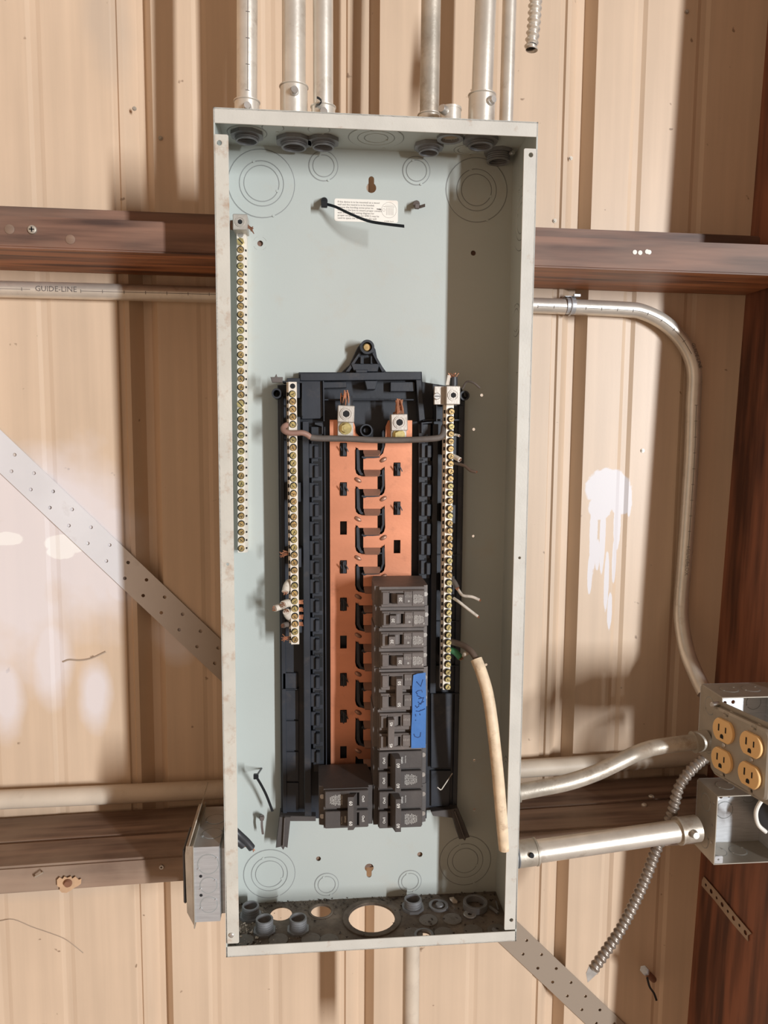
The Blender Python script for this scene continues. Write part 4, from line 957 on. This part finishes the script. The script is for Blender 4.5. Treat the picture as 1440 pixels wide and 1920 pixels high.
tags = [(1122, 0, 'single pole 20 amp breaker at the top of the right column, switched off'), (1161, 1, 'single pole 20 amp breaker second from the top, toggle on'), (1200, 1, 'single pole 20 amp breaker third from the top, toggle on'), (1238.5, 0, 'single pole 20 amp breaker fourth from the top, just above the blue taped pair')]
xoff = [703.5, 705, 703, 703]
for (py, on, lb_), xo in zip(tags, xoff):
    c = at(xo, py, YBF); t = thing('circuit_breaker', c, lb_, 'circuit breaker', 'single pole breakers in the right column')
    build(make_single(on), MAT1, t, 'single%d' % on)
def make_double(style, on):
    P = {}; m = MB(); h = HP
    prof = [(0, .006), (.0055, .006), (.0055, 0), (.0605, 0), (.0605, .007), (.066, .009), (.0662, .02), (.0662, .068), (.004, .068), (0, .045)]
    m.prism([(x, y+.006, -h+.0003) for x, y in prof], (0, 0, 2*HP-.0006)); P['body'] = m
    zc = (HP/2, -HP/2)
    if style == 'A':
        m = MB()
        for z in zc: m.plate([rect(.007, .0590, z-HP/2+.0015, z+HP/2-.003), rect(.0168, .0325, z-.0062, z+.0062)], .006, MXZ(.003), .0008)
        P['face'] = m; m = MB()
        for z in zc: m.box(.0085, .0155, -.0022, 0, z-.0075, z+.0075, .0006); m.box(.0165, .034, -.0012, 0, z+.0063, z+.0080, .0004); m.box(.035, .0445, -.0022, 0, z-.006, z+.0085, .0006)
        P['relief'] = m; m = MB()
        for z in zc: m.box(.0168, .0325, .0045, .0062, z-.0062, z+.0062)
        P['window_dark'] = m
        tx = .0205 if on else .0285; m = MB()
        for z in zc: m.tube([Vector((.0247, .006, z+e)) for e in (-.0058, .0058)], .0062, 18)
        m.prism([(tx-.0035, .004, -.0185), (tx+.0030, .004, -.0185), (tx+.0036, -.0105, -.0185), (tx-.0036, -.0105, -.0185)], (0, 0, .037)); P['toggle'] = m
        m = MB(); 
        for z in zc: printed(m, '50' if not on else '45', .0052, tx, z*1.05, -.0107, pi/2)
        P['rating'] = m
        m = MB()
        for z in zc:
            for k in range(4): m.box(.0365+.002*k, .0369+.002*k, -.0024, -.0022, z+.0012, z+.0035+.0006*(k % 2))
        P['off_on_marks'] = m
    else:
        m = MB()
        for z in zc: m.plate([rrect(.006, .0590, z-HP/2+.0012, z+HP/2-.0025, .0015), rect(.0178, .0285, z-HP/2+.0040, z+HP/2-.0050)], .006, MXZ(.003), .0008)
        P['face'] = m
        m = MB(); 
        for z in zc: m.box(.0178, .0285, .0045, .0062, z-HP/2+.0040, z+HP/2-.005)
        P['window_dark'] = m
        m = MB(); m.prism([(.0195, .004, -.0205), (.0300, .004, -.0205), (.0318, -.0125, -.0225), (.0250, -.0125, -.0225)], (0, 0, .0415)); P['toggle'] = m
        m = MB(); flip = style == 'C'
        for z in zc: printed(m, '60' if not flip else '50', .0058, .0284, z-.002, -.0127, pi/2 if not flip else -pi/2)
        P['rating'] = m
        m = MB()
        for z in zc: printed(m, 'On/I', .0044, .0125, z-.001, -.0001, pi/2 if not flip else -pi/2)
        nz = zc[1] if not flip else zc[1]
        printed(m, NOTES, .0017, .0455, nz-.0005, -.0001, pi/2 if not flip else -pi/2, ls=1.15)
        printed(m, 'OFF/O', .0030, .0345, zc[0]-.001, -.0001, pi/2 if not flip else -pi/2); printed(m, 'Common Trip', .0016, .0385, zc[0]-.0, -.0001, pi/2 if not flip else -pi/2)
        P['fine_print'] = m
    m = MB()
    for z in zc: m.cyl((.0620, .0135, z), (.0620, .0112, z), .0030, 12)
    P['terminal'] = m
    return P
MAT2 = dict(MAT1); MAT3 = dict(MAT1); 
for k_ in ('body', 'face', 'relief', 'toggle'): MAT3[k_] = 'dusty_plastic_b'
for py, xo, style, on, lb_ in ((1297, 703, 'A', 0, 'double pole 50 amp breaker behind the upper half of the blue tape'), (1372.5, 700.5, 'A', 1, 'double pole breaker behind the lower half of the blue tape, toggle to the left'), (1444.5, 701, 'B', 1, 'double pole 60 amp breaker just below the blue tape'), (1519, 701.5, 'B', 1, 'double pole 60 amp breaker at the bottom of the right column')):
    c = at(xo, py, YBF); t = thing('circuit_breaker', c, lb_, 'circuit breaker', 'double pole breakers in the right column')
    build(make_double(style, on), MAT1 if style == 'A' else MAT3, t, 'double%s%d' % (style, on))
c = at(700, 1517, YBF); t = thing('circuit_breaker', c, 'double pole 50 amp breaker alone at the bottom left, turned the other way', 'circuit breaker', rot=(0, pi, 0))
# rotated half turn in the panel plane so that its outer end points left
build(make_double('C', 1) if False else make_double('B', 0), MAT3, t, 'doubleC')
for o in t.children:
    if o.name.startswith('rating'): pass
# blue tape
c = at(786, 1330, -.0015); t = thing('masking_tape', c, 'blue masking tape strip with faint handwriting stuck over two double breakers', 'tape')
tp = [(775, 1266), (783, 1263), (798, 1261), (799, 1300), (799, 1330), (798, 1402), (771, 1403), (771, 1370), (773, 1330), (773, 1290)]
m = MB(); m.plate([poly(tp, -.0012)], .0003, MXZ(-.0012)); ob('tape', m, 'tape', t)
m = MB()
for st in ([(781, 1278), (789, 1287), (793, 1274)], [(783, 1302), (780, 1298), (784, 1295), (791, 1294), (792, 1298)], [(782, 1304), (790, 1308)], [(785, 1310), (795, 1308)], [(784, 1316), (789, 1321), (794, 1309)], [(785, 1321), (795, 1315)], [(779, 1323), (782, 1327), (786, 1323)], [(780, 1333), (786, 1334), (790, 1331)], [(790, 1332), (797, 1329)], [(779, 1339), (780, 1343)], [(787, 1338), (788, 1341)], [(779, 1350), (780, 1351)], [(776, 1376), (778, 1381), (783, 1383), (788, 1381), (789, 1373)]):
    m.tube(PX([(a, b, -.00145) for a, b in st]), .00055, 5)
ob('handwriting', m, 'tape_ink', t)

# ================================================================== ZIP TIES & WIRES
def tie(path, wv, th, name, label, matn='black_tie', head=None, pin=None):
    p = PX(path, 5); t = thing('cable_tie', p[0], label, 'cable tie')
    m = MB(); m.ribbon(p, [wv]*len(p), th); ob('strap', m, matn, t)
    if head:
        c = at(*head[:3]); s_ = head[3]; m = MB(); m.box(c.x-s_, c.x+s_, c.y-.002, c.y+.003, c.z-s_, c.z+s_, .0006); ob('head', m, matn, t)
    if pin:
        a, b, r = pin; m = MB(); m.tube([at(*a), at(*b)], [r, r], 14); ob('mount', m, matn, t)
    return t
tie([(610, 382, .088), (630, 388, .080), (655, 400, .070), (690, 414, .060), (725, 420, .052), (758, 424, .046)], (0, .0010, .0020), (0, -.0008, -.0004), 'cable_tie', 'long black cable tie sticking out over the paper label', head=(608, 383, .086, .0038), pin=((608, 376, D), (608, 377, .09), .0042))
tie([(783, 388, .09), (787, 388, .086), (797, 385, .082)], (0, .0006, .0020), (0, -.0006, 0), 'cable_tie', 'short clipped cable tie in a round mount right of the paper label', 'brown_tie', head=(782, 387, .088, .0028), pin=((781, 382, D), (781, 383, .092), .0042))
tie([(481, 1457, .072), (490, 1472, .074), (500, 1492, .078), (511, 1521, .082)], (.0016, 0, .0004), (0, -.0007, 0), 'cable_tie', 'black cable tie bent down from a pin at the lower left of the panel', head=(480, 1456, .071, .0032), pin=((491, 1440, D), (480, 1456, .073), .0012))
tie([(491, 1536, .09), (491, 1548, .088), (493, 1564, .088)], (.0015, 0, 0), (0, -.0007, 0), 'cable_tie', 'short cut cable tie hanging below the bent one', 'brown_tie', head=(491, 1534, .090, .0028), pin=((491, 1532, D), (491, 1533, .09), .0035))

# left foot wires (black cable stubs)
t = thing('cut_cable', at(440, 1570, .05), 'thick black cut cable pair poking from behind the left lip near the bottom', 'cable')
m = MB(); m.tube(PX([(437, 1554, .046), (446, 1563, .045), (462, 1578, .05), (472, 1590, .052)], 5), .0048, 14); ob('jacket', m, 'wire_black', t)
m = MB(); m.tube(PX([(437, 1567, .050), (444, 1575, .047), (456, 1585, .05)], 5), .0050, 12); ob('jacket', m, 'wire_black', t)
m = MB(); random.seed(2)
for k in range(8): a = at(472+random.uniform(-3, 3), 1590+random.uniform(-3, 2), .051); m.tube([a, a+Vector((random.uniform(0, .004), -.001, random.uniform(-.004, .001)))], .0006, 5)
for k in range(5): a = at(456+random.uniform(-2, 2), 1584, .049); m.tube([a, a+Vector((random.uniform(0, .006), -.001, random.uniform(-.005, -.002)))], .0006, 5)
ob('strands', m, 'copper_strand', t, kind='stuff')

# wires on left neutral bar
def wire(path, r, matn, label, strand=None, name='wire_stub', n=5, tipmat='copper_strand'):
    p = PX(path, n); t = thing(name, p[0], label, 'wire'); m = MB(); m.tube(p, r, 12); ob('insulation', m, matn, t)
    d = (p[-1]-p[-2]).normalized(); m = MB(); random.seed(int(path[0][1])); 
    for k in range(7):
        a = 2*pi*k/6; rr = r*.55 if k < 6 else 0; q = p[-1]+Vector((rr*math.cos(a), 0, rr*math.sin(a)))-d*.001; m.tube([q, q+d*random.uniform(.001, .003)*(strand or 1)], r*.2, 5)
    ob('strands', m, tipmat, t, kind='stuff'); return t
wire([(543, 1091, .062), (538, 1098, .058), (535, 1110, .052)], .0046, 'wire_white', 'dirty white wire stub pointing down, uppermost on the left neutral bar')
wire([(545, 1131, .060), (538, 1131, .052), (531, 1134, .046)], .0050, 'wire_white', 'white wire stub facing the room on the left neutral bar')
wire([(532, 1137, .058), (524, 1138, .055), (515, 1141, .050)], .0042, 'wire_white', 'white wire stub reaching furthest left from the left neutral bar')
wire([(543, 1157, .060), (540, 1154, .054), (537, 1147, .048)], .0046, 'wire_white', 'white wire stub just below the one facing the room')
wire([(542, 1171, .060), (536, 1171, .056), (531, 1173, .052)], .0034, 'cable_gray', 'thin grey wire stub near the foot of the left neutral bar')
for i, (y, l_) in enumerate(((1129, 'bare copper wire end, uppermost at the right of the left neutral bar'), (1143, 'bare copper wire end, second at the right of the left neutral bar'), (1157, 'bare copper wire end, third at the right of the left neutral bar'), (1170, 'bare copper wire end, lowest at the right of the left neutral bar'))):
    t = thing('wire_end', at(563, y, .058), l_, 'wire'); m = MB(); random.seed(i)
    for k in range(6): q = at(560, y-3+k*1.1, .058); m.tube([q, q+Vector((.0045+random.uniform(0, .0015), -.001, random.uniform(-.0006, .0006)))], .0009, 6)
    ob('strands', m, 'copper_strand', t)
random.seed(21)
for (px, py, sx, l_) in ((538, 1038, -1, 'frayed copper strands at the left of the left neutral bar'), (541, 1196, -1, 'frayed copper strands beside the last screws of the left neutral bar')):
    m = MB()
    for k in range(9): a = at(px+6, py+random.uniform(-3, 3), .06); m.tube(smooth_path([a, a+Vector((sx*.006, -.002, random.uniform(-.002, .003))), a+Vector((sx*random.uniform(.008, .013), -.003, random.uniform(-.006, .004)))], 3), .0005, 5)
    ob('wire_strands', m, 'copper_strand', label=l_, cat='wire')
# wires on right side
wire([(850, 815, .06), (856, 815.5, .058), (861, 817, .054)], .0016, 'wire_white', 'short stripped wire stub beside the upper right neutral bar')
wire([(848, 855, .06), (855, 858, .055), (862, 862, .050)], .0032, 'wire_white', 'stubby cut wire with frayed end right of the right neutral bar')
wire([(848, 868, .062), (860, 870, .055), (872, 874, .048), (882, 882, .042), (893, 885, .038)], .0020, 'brown_insul', 'thin curved brown wire poking right from the right neutral bar', tipmat='copper_strand')
wire([(848, 1092, .062), (858, 1104, .056), (864, 1113, .050), (870, 1117, .046), (885, 1119, .042), (899, 1125, .038)], .0019, 'wire_white', 'pale wire with a forked bare end pointing right')
wire([(851, 1122, .058), (860, 1128, .050), (875, 1140, .044), (896, 1156, .038)], .0019, 'wire_white', 'straight pale wire sloping down right under the forked one')
wire([(846, 1085, .064), (852, 1092, .058), (857, 1102, .054)], .0034, 'cable_gray', 'dark frayed wire stub above the forked pale wire')
wire([(846, 1219, .064), (854, 1223, .058), (864, 1234, .052)], .0042, 'wire_green', 'green insulated wire stub with cut end beside the right neutral bar')
# long cable hanging
t = thing('cable', at(856, 1208, .055), 'long old cable, brown above and cream below, hanging inside the panel', 'cable')
P = [(846, 1203, .066), (856, 1206, .056), (870, 1211, .046), (884, 1222, .036), (893, 1236, .030)]
m = MB(); m.tube(PX(P, 5), [.0040]*5*4+[.0042], 14); ob('brown_jacket', m, 'brown_insul', t)
m = MB(); P = [(893, 1236, .030), (903, 1262, .022), (914, 1300, .014), (922, 1350, .008), (929, 1410, .004), (935, 1470, .003), (941, 1540, .004), (946, 1592, .006)]
m.tube(PX(P, 6), .0074, 16); ob('cream_jacket', m, 'white_insul', t)
m = MB(); m.tube(PX([(868, 1230, .046), (873, 1226, .042), (880, 1225, .040)], 4), [.0015, .002, .0025, .003, .0032, .0028, .0024, .002, .001], 10); ob('wire_nut_scrap', m, 'wire_white', label='small pale scrap curled beside the green wire', cat='scrap')
m = MB(); m.tube(PX([(867, 729, .055), (875, 716, .05), (888, 718, .045), (900, 728, .042)], 4), .0013, 8); ob('wire_stub', m, 'cable_gray', label='thin dark curved wire right of the neutral lug', cat='wire')
m = MB(); m.tube(PX([(848, 1450, .075), (838, 1465, .068), (828, 1480, .06), (826, 1481, .06), (820, 1476, .06)]), .0007, 6); ob('wire_strand', m, 'wire_white', label='fine bent wire strand beside the lowest right breakers', cat='wire')

# ================================================================== BOTTOM OF THE BOX: nipples, nuts, debris
def nipple(px, py, r, h, label, nut=True, matn='dark_steel'):
    x, y = bz(px, py); t = thing('conduit_nipple', (x, y, BOT), label, 'conduit fitting', 'threaded conduit ends in the panel floor')
    m = MB(); n = int(h/.0022)
    for k in range(n): m.pipe((x, y, BOT-.006+k*(h+.006)/n), (x, y, BOT-.006+(k+.8)*(h+.006)/n), r, r*.80, 26)
    m.pipe((x, y, BOT-.006), (x, y, BOT+h), r*.965, r*.79, 26); ob('sleeve', m, matn, t)
    m = MB(); m.plate([[((r*1.22+(.001 if k % 2 else 0))*math.cos(2*pi*k/16), (r*1.22+(.001 if k % 2 else 0))*math.sin(2*pi*k/16)) for k in range(16)], circle(0, 0, r*1.01, 24)], .0035, Matrix.Translation((x, y, BOT+.0018))); ob('locknut', m, matn, t)
nipple(470, 1719, .0112, .016, 'threaded conduit end nearest the left rear corner of the panel floor')
nipple(496, 1747, .0112, .018, 'threaded conduit end in front of the corner one on the panel floor')
nipple(559, 1745, .0112, .018, 'threaded conduit end standing below the left open hole')
nipple(774, 1703, .0118, .014, 'threaded conduit end right of the big round opening')
def loose_ring(px, py, ro, ri, h, label, matn='dark_steel', z=0, seg=24, tilt=(0, 0), name='locknut', cat='nut'):
    x, y = bz(px, py); m = MB(); m.plate([circle(0, 0, ro, seg), circle(0, 0, ri, seg)], h, Matrix.Translation((x, y, BOT+h/2+z)) @ Matrix.Rotation(tilt[0], 4, 'X') @ Matrix.Rotation(tilt[1], 4, 'Y'), .0004)
    return ob(name, m, matn, label=label, cat=cat)
loose_ring(822, 1700, .0132, .0095, .003, 'loose flat locknut lying right of the raised conduit end')
x, y = bz(824, 1700); m = MB(); m.tube([Vector((x, y, BOT)), Vector((x, y, BOT+.004)), Vector((x, y, BOT+.005))], [.006, .005, .003], 14); ob('knockout_slug', m, 'dark_steel', label='small dirty metal slug inside the loose flat locknut', cat='slug')
loose_ring(891, 1703, .0165, .0125, .009, 'large threaded ring lying in the right rear of the panel floor', z=.001)
loose_ring(881, 1717, .0085, .003, .002, 'small washer lying in front of the large threaded ring', 'steel', z=.001, name='washer', cat='washer')
q = atZ(850, 1690, BOT+.003); m = MB(); m.prism([q+Vector((-.005, 0, .003)), q+Vector((.001, 0, .004)), q+Vector((.006, 0, -.001)), q+Vector((.004, 0, -.005)), q+Vector((-.001, 0, -.002))], (0, .004, 0)); ob('wire_nut', m, 'wire_white', label='pale broken scrap lying at the back of the panel floor', cat='scrap')
m = MB()
for px, py, px2, py2, r in ((918, 1700, 934, 1712, .002), (925, 1742, 942, 1757, .0028), (930, 1690, 934, 1706, .001)):
    a, b = atZ(px, py, BOT+.003), atZ(px2, py2, BOT+.003); m.tube([a, b], r, 8)
ob('metal_scraps', m, 'dark_steel', label='dirty metal scraps in the right corner of the panel floor', cat='scrap', kind='stuff')
random.seed(11); m = MB()
def chip(c, s_):
    vs = [c+Vector((random.uniform(-1, 1), random.uniform(-1, 1), random.uniform(0, 1)))*s_ for _ in range(5)]
    v = [m.bm.verts.new(p) for p in vs]
    for f in ((0, 1, 2), (0, 2, 3), (0, 3, 1), (1, 2, 4), (2, 3, 4), (3, 1, 4)): m._f([v[i] for i in f])
for k in range(210):
    px = 446+abs(random.gauss(0, 34)); py = random.uniform(1704, 1772); q = atZ(px, py, BOT)
    if q.y < .003 or q.y > D-.004 or px > 640 or q.x < -W2+.004: continue
    chip(Vector((q.x, q.y, BOT+.0002)), random.choice((.0008, .001, .0014, .0018)))
for px, py in ((446, 1716), (461, 1728), (472, 1750), (448, 1745), (484, 1758)): chip(atZ(px, py, BOT), .0042)
ob('debris', m, 'debris', label='pale grit and chips scattered in the left corner of the panel floor', cat='debris', kind='stuff', smooth=0)
m = MB(); random.seed(5)
for k in range(420):
    x = random.uniform(-W2+.004, W2-.004); y = D-T-abs(random.gauss(0, .012)) if random.random() < .5 else random.uniform(.003, .1); q = Vector((x, min(y, D-T-.001), BOT+.0002))
    if math.hypot(q.x-.002, q.y-.06) < .031 or math.hypot(q.x+.118, q.y-.08) < .016 or math.hypot(q.x+.064, q.y-.08) < .015: continue
    chip(q, random.choice((.0012, .0016, .0024)))
ob('dust', m, 'dirt', label='dark dirt crumbs covering the panel floor', cat='dirt', kind='stuff', smooth=0)

# ================================================================== JUNCTION BOXES
def kring(m, M, r, gw=.0005):
    m.mi = 1; m.plate([circle(0, 0, r+gw, 28), circle(0, 0, r-gw, 28)], .0003, M); m.mi = 0; m.plate([circle(0, 0, r-gw, 28)], .0008, M, .0002)
    for a in (.6, 3.6): q = M @ Vector((r*math.cos(a), r*math.sin(a), .0003)); m.cyl(q, q+(M.to_3x3() @ Vector((0, 0, .0007))), .0015, 6)
def open_box(x0, z1, yf, dp, s_, label, inner='galv_bright', holes=True, right_cut=None):
    t = thing('junction_box', (x0+s_/2, yf+dp, z1-s_), label, 'junction box'); x1, z0 = x0+s_, z1-s_; th = .0015
    def part(name, mb_, mt='galv_box', **k): return ob(name, mb_, mt, t, **k)
    cx, cz = (x0+x1)/2, (z0+z1)/2
    bl = [rrect(x0, x1, z0, z1, .004)]
    if holes: bl += [circle(x0+.036, z1-.028, .0028, 12), circle(x0+.048, z1-.027, .0028, 12), circle(x0+.018, z1-.046, .0028, 12)]
    m = MB(); m.plate(bl, th, MXZ(yf+dp-th/2)); part('back_plate', m, inner)
    for (a, b, r) in ((x0+.020, z1-.028, .0105), (x0+.042, z1-.048, .0125), (x0+.078, z1-.028, .0105)):
        m = MB(); kring(m, MXZ(yf+dp-th, a, b), r); part('knockout', m, [inner, 'groove'])
    m = MB(); m.box(x0, x0+th, yf, yf+dp-th, z0, z1, .0003); part('side_plate', m)
    m = MB(); m.box(x1-th, x1, yf, yf+dp-th, z0, z1, .0003); part('side_plate', m, inner)
    m = MB(); m.box(x0+th, x1-th, yf, yf+dp-th, z1-th, z1, .0003); part('top_plate', m)
    m = MB(); m.box(x0+th, x1-th, yf, yf+dp-th, z0, z0+th, .0003); part('bottom_plate', m)
    # knockouts on the outside left, on top and inside bottom
    for z in (z1-.022, z0+.022): m = MB(); kring(m, Matrix(((0, 0, -1, x0), (1, 0, 0, yf+dp*.52), (0, -1, 0, z), (0, 0, 0, 1))), .0120); part('knockout', m, ['galv_box', 'groove'])
    for x in (x0+.027, x0+.058): m = MB(); kring(m, Matrix.Translation((x, yf+dp*.55, z1)), .0120); part('knockout', m, ['galv_box', 'groove'])
    for x in (x0+.022, x0+.052): m = MB(); kring(m, Matrix.Translation((x, yf+dp*.55, z0+th)), .0120); part('knockout', m, ['galv_box', 'groove'])
    m = MB()
    for z in (z1-.014, z1-.045, z0+.028): m.cyl((x0, yf+.008, z), (x0-.0008, yf+.008, z), .0018, 10)
    part('dimples', m, 'steel')
    m = MB(); m.plate([rrect(x0+th, x0+.013, z0+.002, z0+.012, .0015), circle(x0+.0065, z0+.0075, .0015, 10)], .0012, MXZ(yf+.0008)); part('screw_tab', m, 'galv_bright')
    return t, (x0, x1, z0, z1)
q = at(1345, 1493, .052); SB = .098
lowbox, bb = open_box(q.x, q.z, .052, .054, SB, 'lower open square metal junction box with no cover at the right edge')
# black cable with cream collar coming out of lower box
t = thing('cable_bushing', at(1440, 1530, .11), 'curved cream collar with black cable inside the lower open box at the right edge', 'cable')
m = MB(); m.tube(PX([(1455, 1488, .055), (1432, 1497, .055), (1418, 1520, .055), (1421, 1545, .055), (1436, 1560, .055)], 6), .0028, 10); ob('collar', m, 'print_white', t)
m = MB(); m.tube([at(1452, 1530, .098), at(1452, 1530, .058)], [.021, .021], 24); ob('cable', m, 'wire_black', t)
q = at(1354, 1308, .042)
upbox, bb2 = open_box(q.x, q.z, .042, .056, SB, 'upper square metal junction box behind the hanging four outlet plate')
# cover plate with receptacles
PC = Vector((.458, -.006, -.253)); PA = -1.336
t = thing('outlet_plate', PC, 'metal cover plate with four yellowish outlets swung open in front of the upper junction box', 'outlet plate', rot=(0, 0, PA))
def lob(name, mb_, mats, parent, label=None):
    me = mb_.mesh(name, 30)
    for m_ in (mats if isinstance(mats, (list, tuple)) else [mats]): me.materials.append(MATS[m_])
    o = bpy.data.objects.new(name, me); COL.objects.link(o); o.parent = parent
    if label: o['label'] = label
    return o
m = MB(); hs = .0505
lp = [rrect(-hs, hs, -hs, hs, .007)]; scr = [(-.023, .0405), (.023, .0405), (-.023, -.0405), (.023, -.0405)]
m.plate(lp+[circle(a, b, .0019, 10) for a, b in scr], .0014, MXZ(.0095))
m.plate([rrect(-hs+.003, hs-.003, -hs+.006, hs-.006, .009)]+[circle(a, b, .0019, 10) for a, b in scr], .009, MXZ(.0045), .0025); pl_ = lob('cover_plate', m, 'galv_box', t)
m = MB(); m.tube([Vector((-.046, .009, .046)), Vector((-.046, -.0015, .046)), Vector((-.046, -.003, .046))], [.0035, .0035, .0024], 14); lob('corner_screw', m, 'steel', t)
def outlet_shape(cx, cz):
    o = []; R_o = .0172; hh = .0142; n = 12; a0 = math.asin(hh/R_o)
    for k in range(n+1): a = -a0+2*a0*k/n; o.append((cx+R_o*math.cos(a), cz+R_o*math.sin(a)))
    for k in range(n+1): a = pi-a0+2*a0*k/n; o.append((cx+R_o*math.cos(a), cz+R_o*math.sin(a)))
    return o
for sx in (-.023, .023):
    for sz in (.0195, -.0195):
        m = MB(); m.plate([outlet_shape(sx, sz)], .005, MXZ(-.0022), .0007); rc = lob('outlet', m, 'almond', t)
        m = MB(); m.box(sx-.0068, sx-.0050, -.0052, -.0046, sz-.0015, sz+.0075); m.box(sx+.0052, sx+.0068, -.0052, -.0046, sz-.0008, sz+.0065)
        m.plate([[(sx-.0026, sz-.0098), (sx-.0026, sz-.0068)]+[(sx+.0026*math.cos(a), sz-.0068+.0026*math.sin(a)) for a in [pi*k/8 for k in range(8, -1, -1)]][1:]+[(sx+.0026, sz-.0098)]], .0006, MXZ(-.0049)); o = lob('slots', m, 'dark_hole', rc)
    m = MB(); m.tube([Vector((sx, .002, 0)), Vector((sx, -.0012, 0)), Vector((sx, -.002, 0))], [.0028, .0028, .0018], 14); lob('centre_screw', m, 'steel', t)
# left junction box on the panel side (opening faces left)
q = at(418, 1590, .0); zt = q.z; xr = -W2-.0008; BW = .036; y0 = .004; SB2 = .096
t = thing('junction_box', (xr-BW/2, .05, zt-SB2), 'square metal junction box on the left outside of the panel, cover facing left', 'junction box')
m = MB(); m.box(xr-BW, xr, y0, y0+.100, zt-SB2, zt, 0)
es = [e for e in m.bm.edges if all(abs(v.co.x-xr) < 1e-5 for v in e.verts)]
bmesh.ops.bevel(m.bm, geom=es, offset=.006, segments=5, affect='EDGES'); ob('box', m, 'galv_bright', t, smooth=60)
for z, r in ((zt-.022, .0135), (zt-.049, .0110), (zt-.074, .0110)):
    m = MB(); kring(m, MXZ(y0, xr-BW+.0165, z), r*.93); ob('knockout', m, ['galv_bright', 'groove'], t)
for x, y, r in ((xr-.018, .035, .0125), (xr-.018, .07, .0125)):
    m = MB(); kring(m, Matrix.Translation((x, y, zt)), r); ob('knockout', m, ['galv_bright', 'groove'], t)
for z in (zt-.037, zt-.0615):
    m = MB(); m.cyl((xr-BW+.0075, y0-.0002, z), (xr-BW+.0075, y0+.0006, z), .0019, 12); ob('pin_hole', m, 'dark_hole', t)
m = MB(); m.box(xr-BW-.0012, xr-BW, y0-.004, y0+.106, zt-SB2-.006, zt+.004, .0004); ob('rim', m, 'galv_box', t)
m = MB(); xx = xr-BW
m.prism([(xx-.0012, y0-.003, zt-SB2-.002), (xx-.010, y0+.002, zt-SB2+.012), (xx-.011, y0+.002, zt-.01), (xx-.0095, y0+.002, zt+.001), (xx-.0012, y0-.003, zt+.003)], (0, .105, 0)); ob('cover', m, 'galv_old', t, label='weathered raised cover with brassy rim')
m = MB(); m.plate([rrect(0, .104, 0, .042, .004)], .0012, frame((xx-.008, y0, zt-.006), (.0, 1, 0), (.30, 0, 1))); ob('bent_cover_edge', m, 'galv_old', t)
m = MB(); m.box(xx-.0145, xx-.0105, y0+.005, y0+.06, zt-.075, zt-.005, .0015); ob('device_back', m, 'wire_black', t, label='black edge of the device behind the cover')

# perforated strap on the post
a, b = on_post(1318, 1652, .002), on_post(1405, 1757, .002); d = (b-a).normalized(); N3 = Vector((-(WY-YF), -DX, .027*(WY-YF))).normalized(); v = N3.cross(d).normalized()
L_ = (b-a).length; lp = [[(0, -.009), (L_*.3, -.0075), (L_*.7, -.0095), (L_, -.008), (L_-.003, .0), (L_+.002, .009), (L_*.7, .0085), (L_*.3, .010), (0, .009), (-.002, 0)]]
k = .008; i = 0
while k < L_-.006: lp.append(circle(k, 0, .0036 if i % 2 else .0024, 12)); k += .0135; i += 1
M = Matrix(((d.x, v.x, N3.x, a.x), (d.y, v.y, N3.y, a.y), (d.z, v.z, N3.z, a.z), (0, 0, 0, 1)))
m = MB(); m.plate(lp, .001, M); ob('perforated_strap', m, 'strap_tan', label='short perforated metal strap nailed to the right post below the boxes', cat='strap')
c = on_post(1376, 1890, .0012); M = Matrix(((d.x, v.x, N3.x, c.x), (d.y, v.y, N3.y, c.y), (d.z, v.z, N3.z, c.z), (0, 0, 0, 1)))
# bolt on wall
a = at(1212, 1822, .22); t = thing('bolt', a, 'short bright bolt with a dangling black tie on the lower wall', 'bolt')
m = MB(); m.tube([at(1225, 1836, WY), at(1215, 1826, .215), at(1209, 1820, .205)], [.0052, .0052, .005], 14); ob('shank', m, 'rust', t)
m = MB(); m.tube([at(1211, 1821, .208), at(1207, 1818, .2)], [.0068, .0062], 6); ob('head', m, 'steel', t)
m = MB(); p = PX([(1213, 1832, .21), (1218, 1850, .21), (1226, 1862, .21), (1231, 1876, .212)], 4); m.ribbon(p, [(.0016, 0, .0005)]*len(p), (0, -.0006, 0)); ob('dangling_tie', m, 'black_tie', label='thin black tie hanging from the lower wall bolt', cat='cable tie')

# thin crack-like scratch and cobweb on the lower left siding
m = MB(); m.tube(PX([(0, 1727, .2492), (25, 1724, .2492), (60, 1738, .2492), (95, 1750, .2492), (120, 1760, .2492), (140, 1774, .2492), (156, 1787, .2492)], 4), .0005, 5)
ob('scratch', m, 'strap_tan', wall)
m = MB(); m.tube(PX([(118, 1241, .2492), (130, 1237, .2492), (150, 1238, .2492), (172, 1234, .2492), (198, 1222, .2492)], 4), .0013, 5)
ob('dirt_streak', m, 'strap_tan', wall)
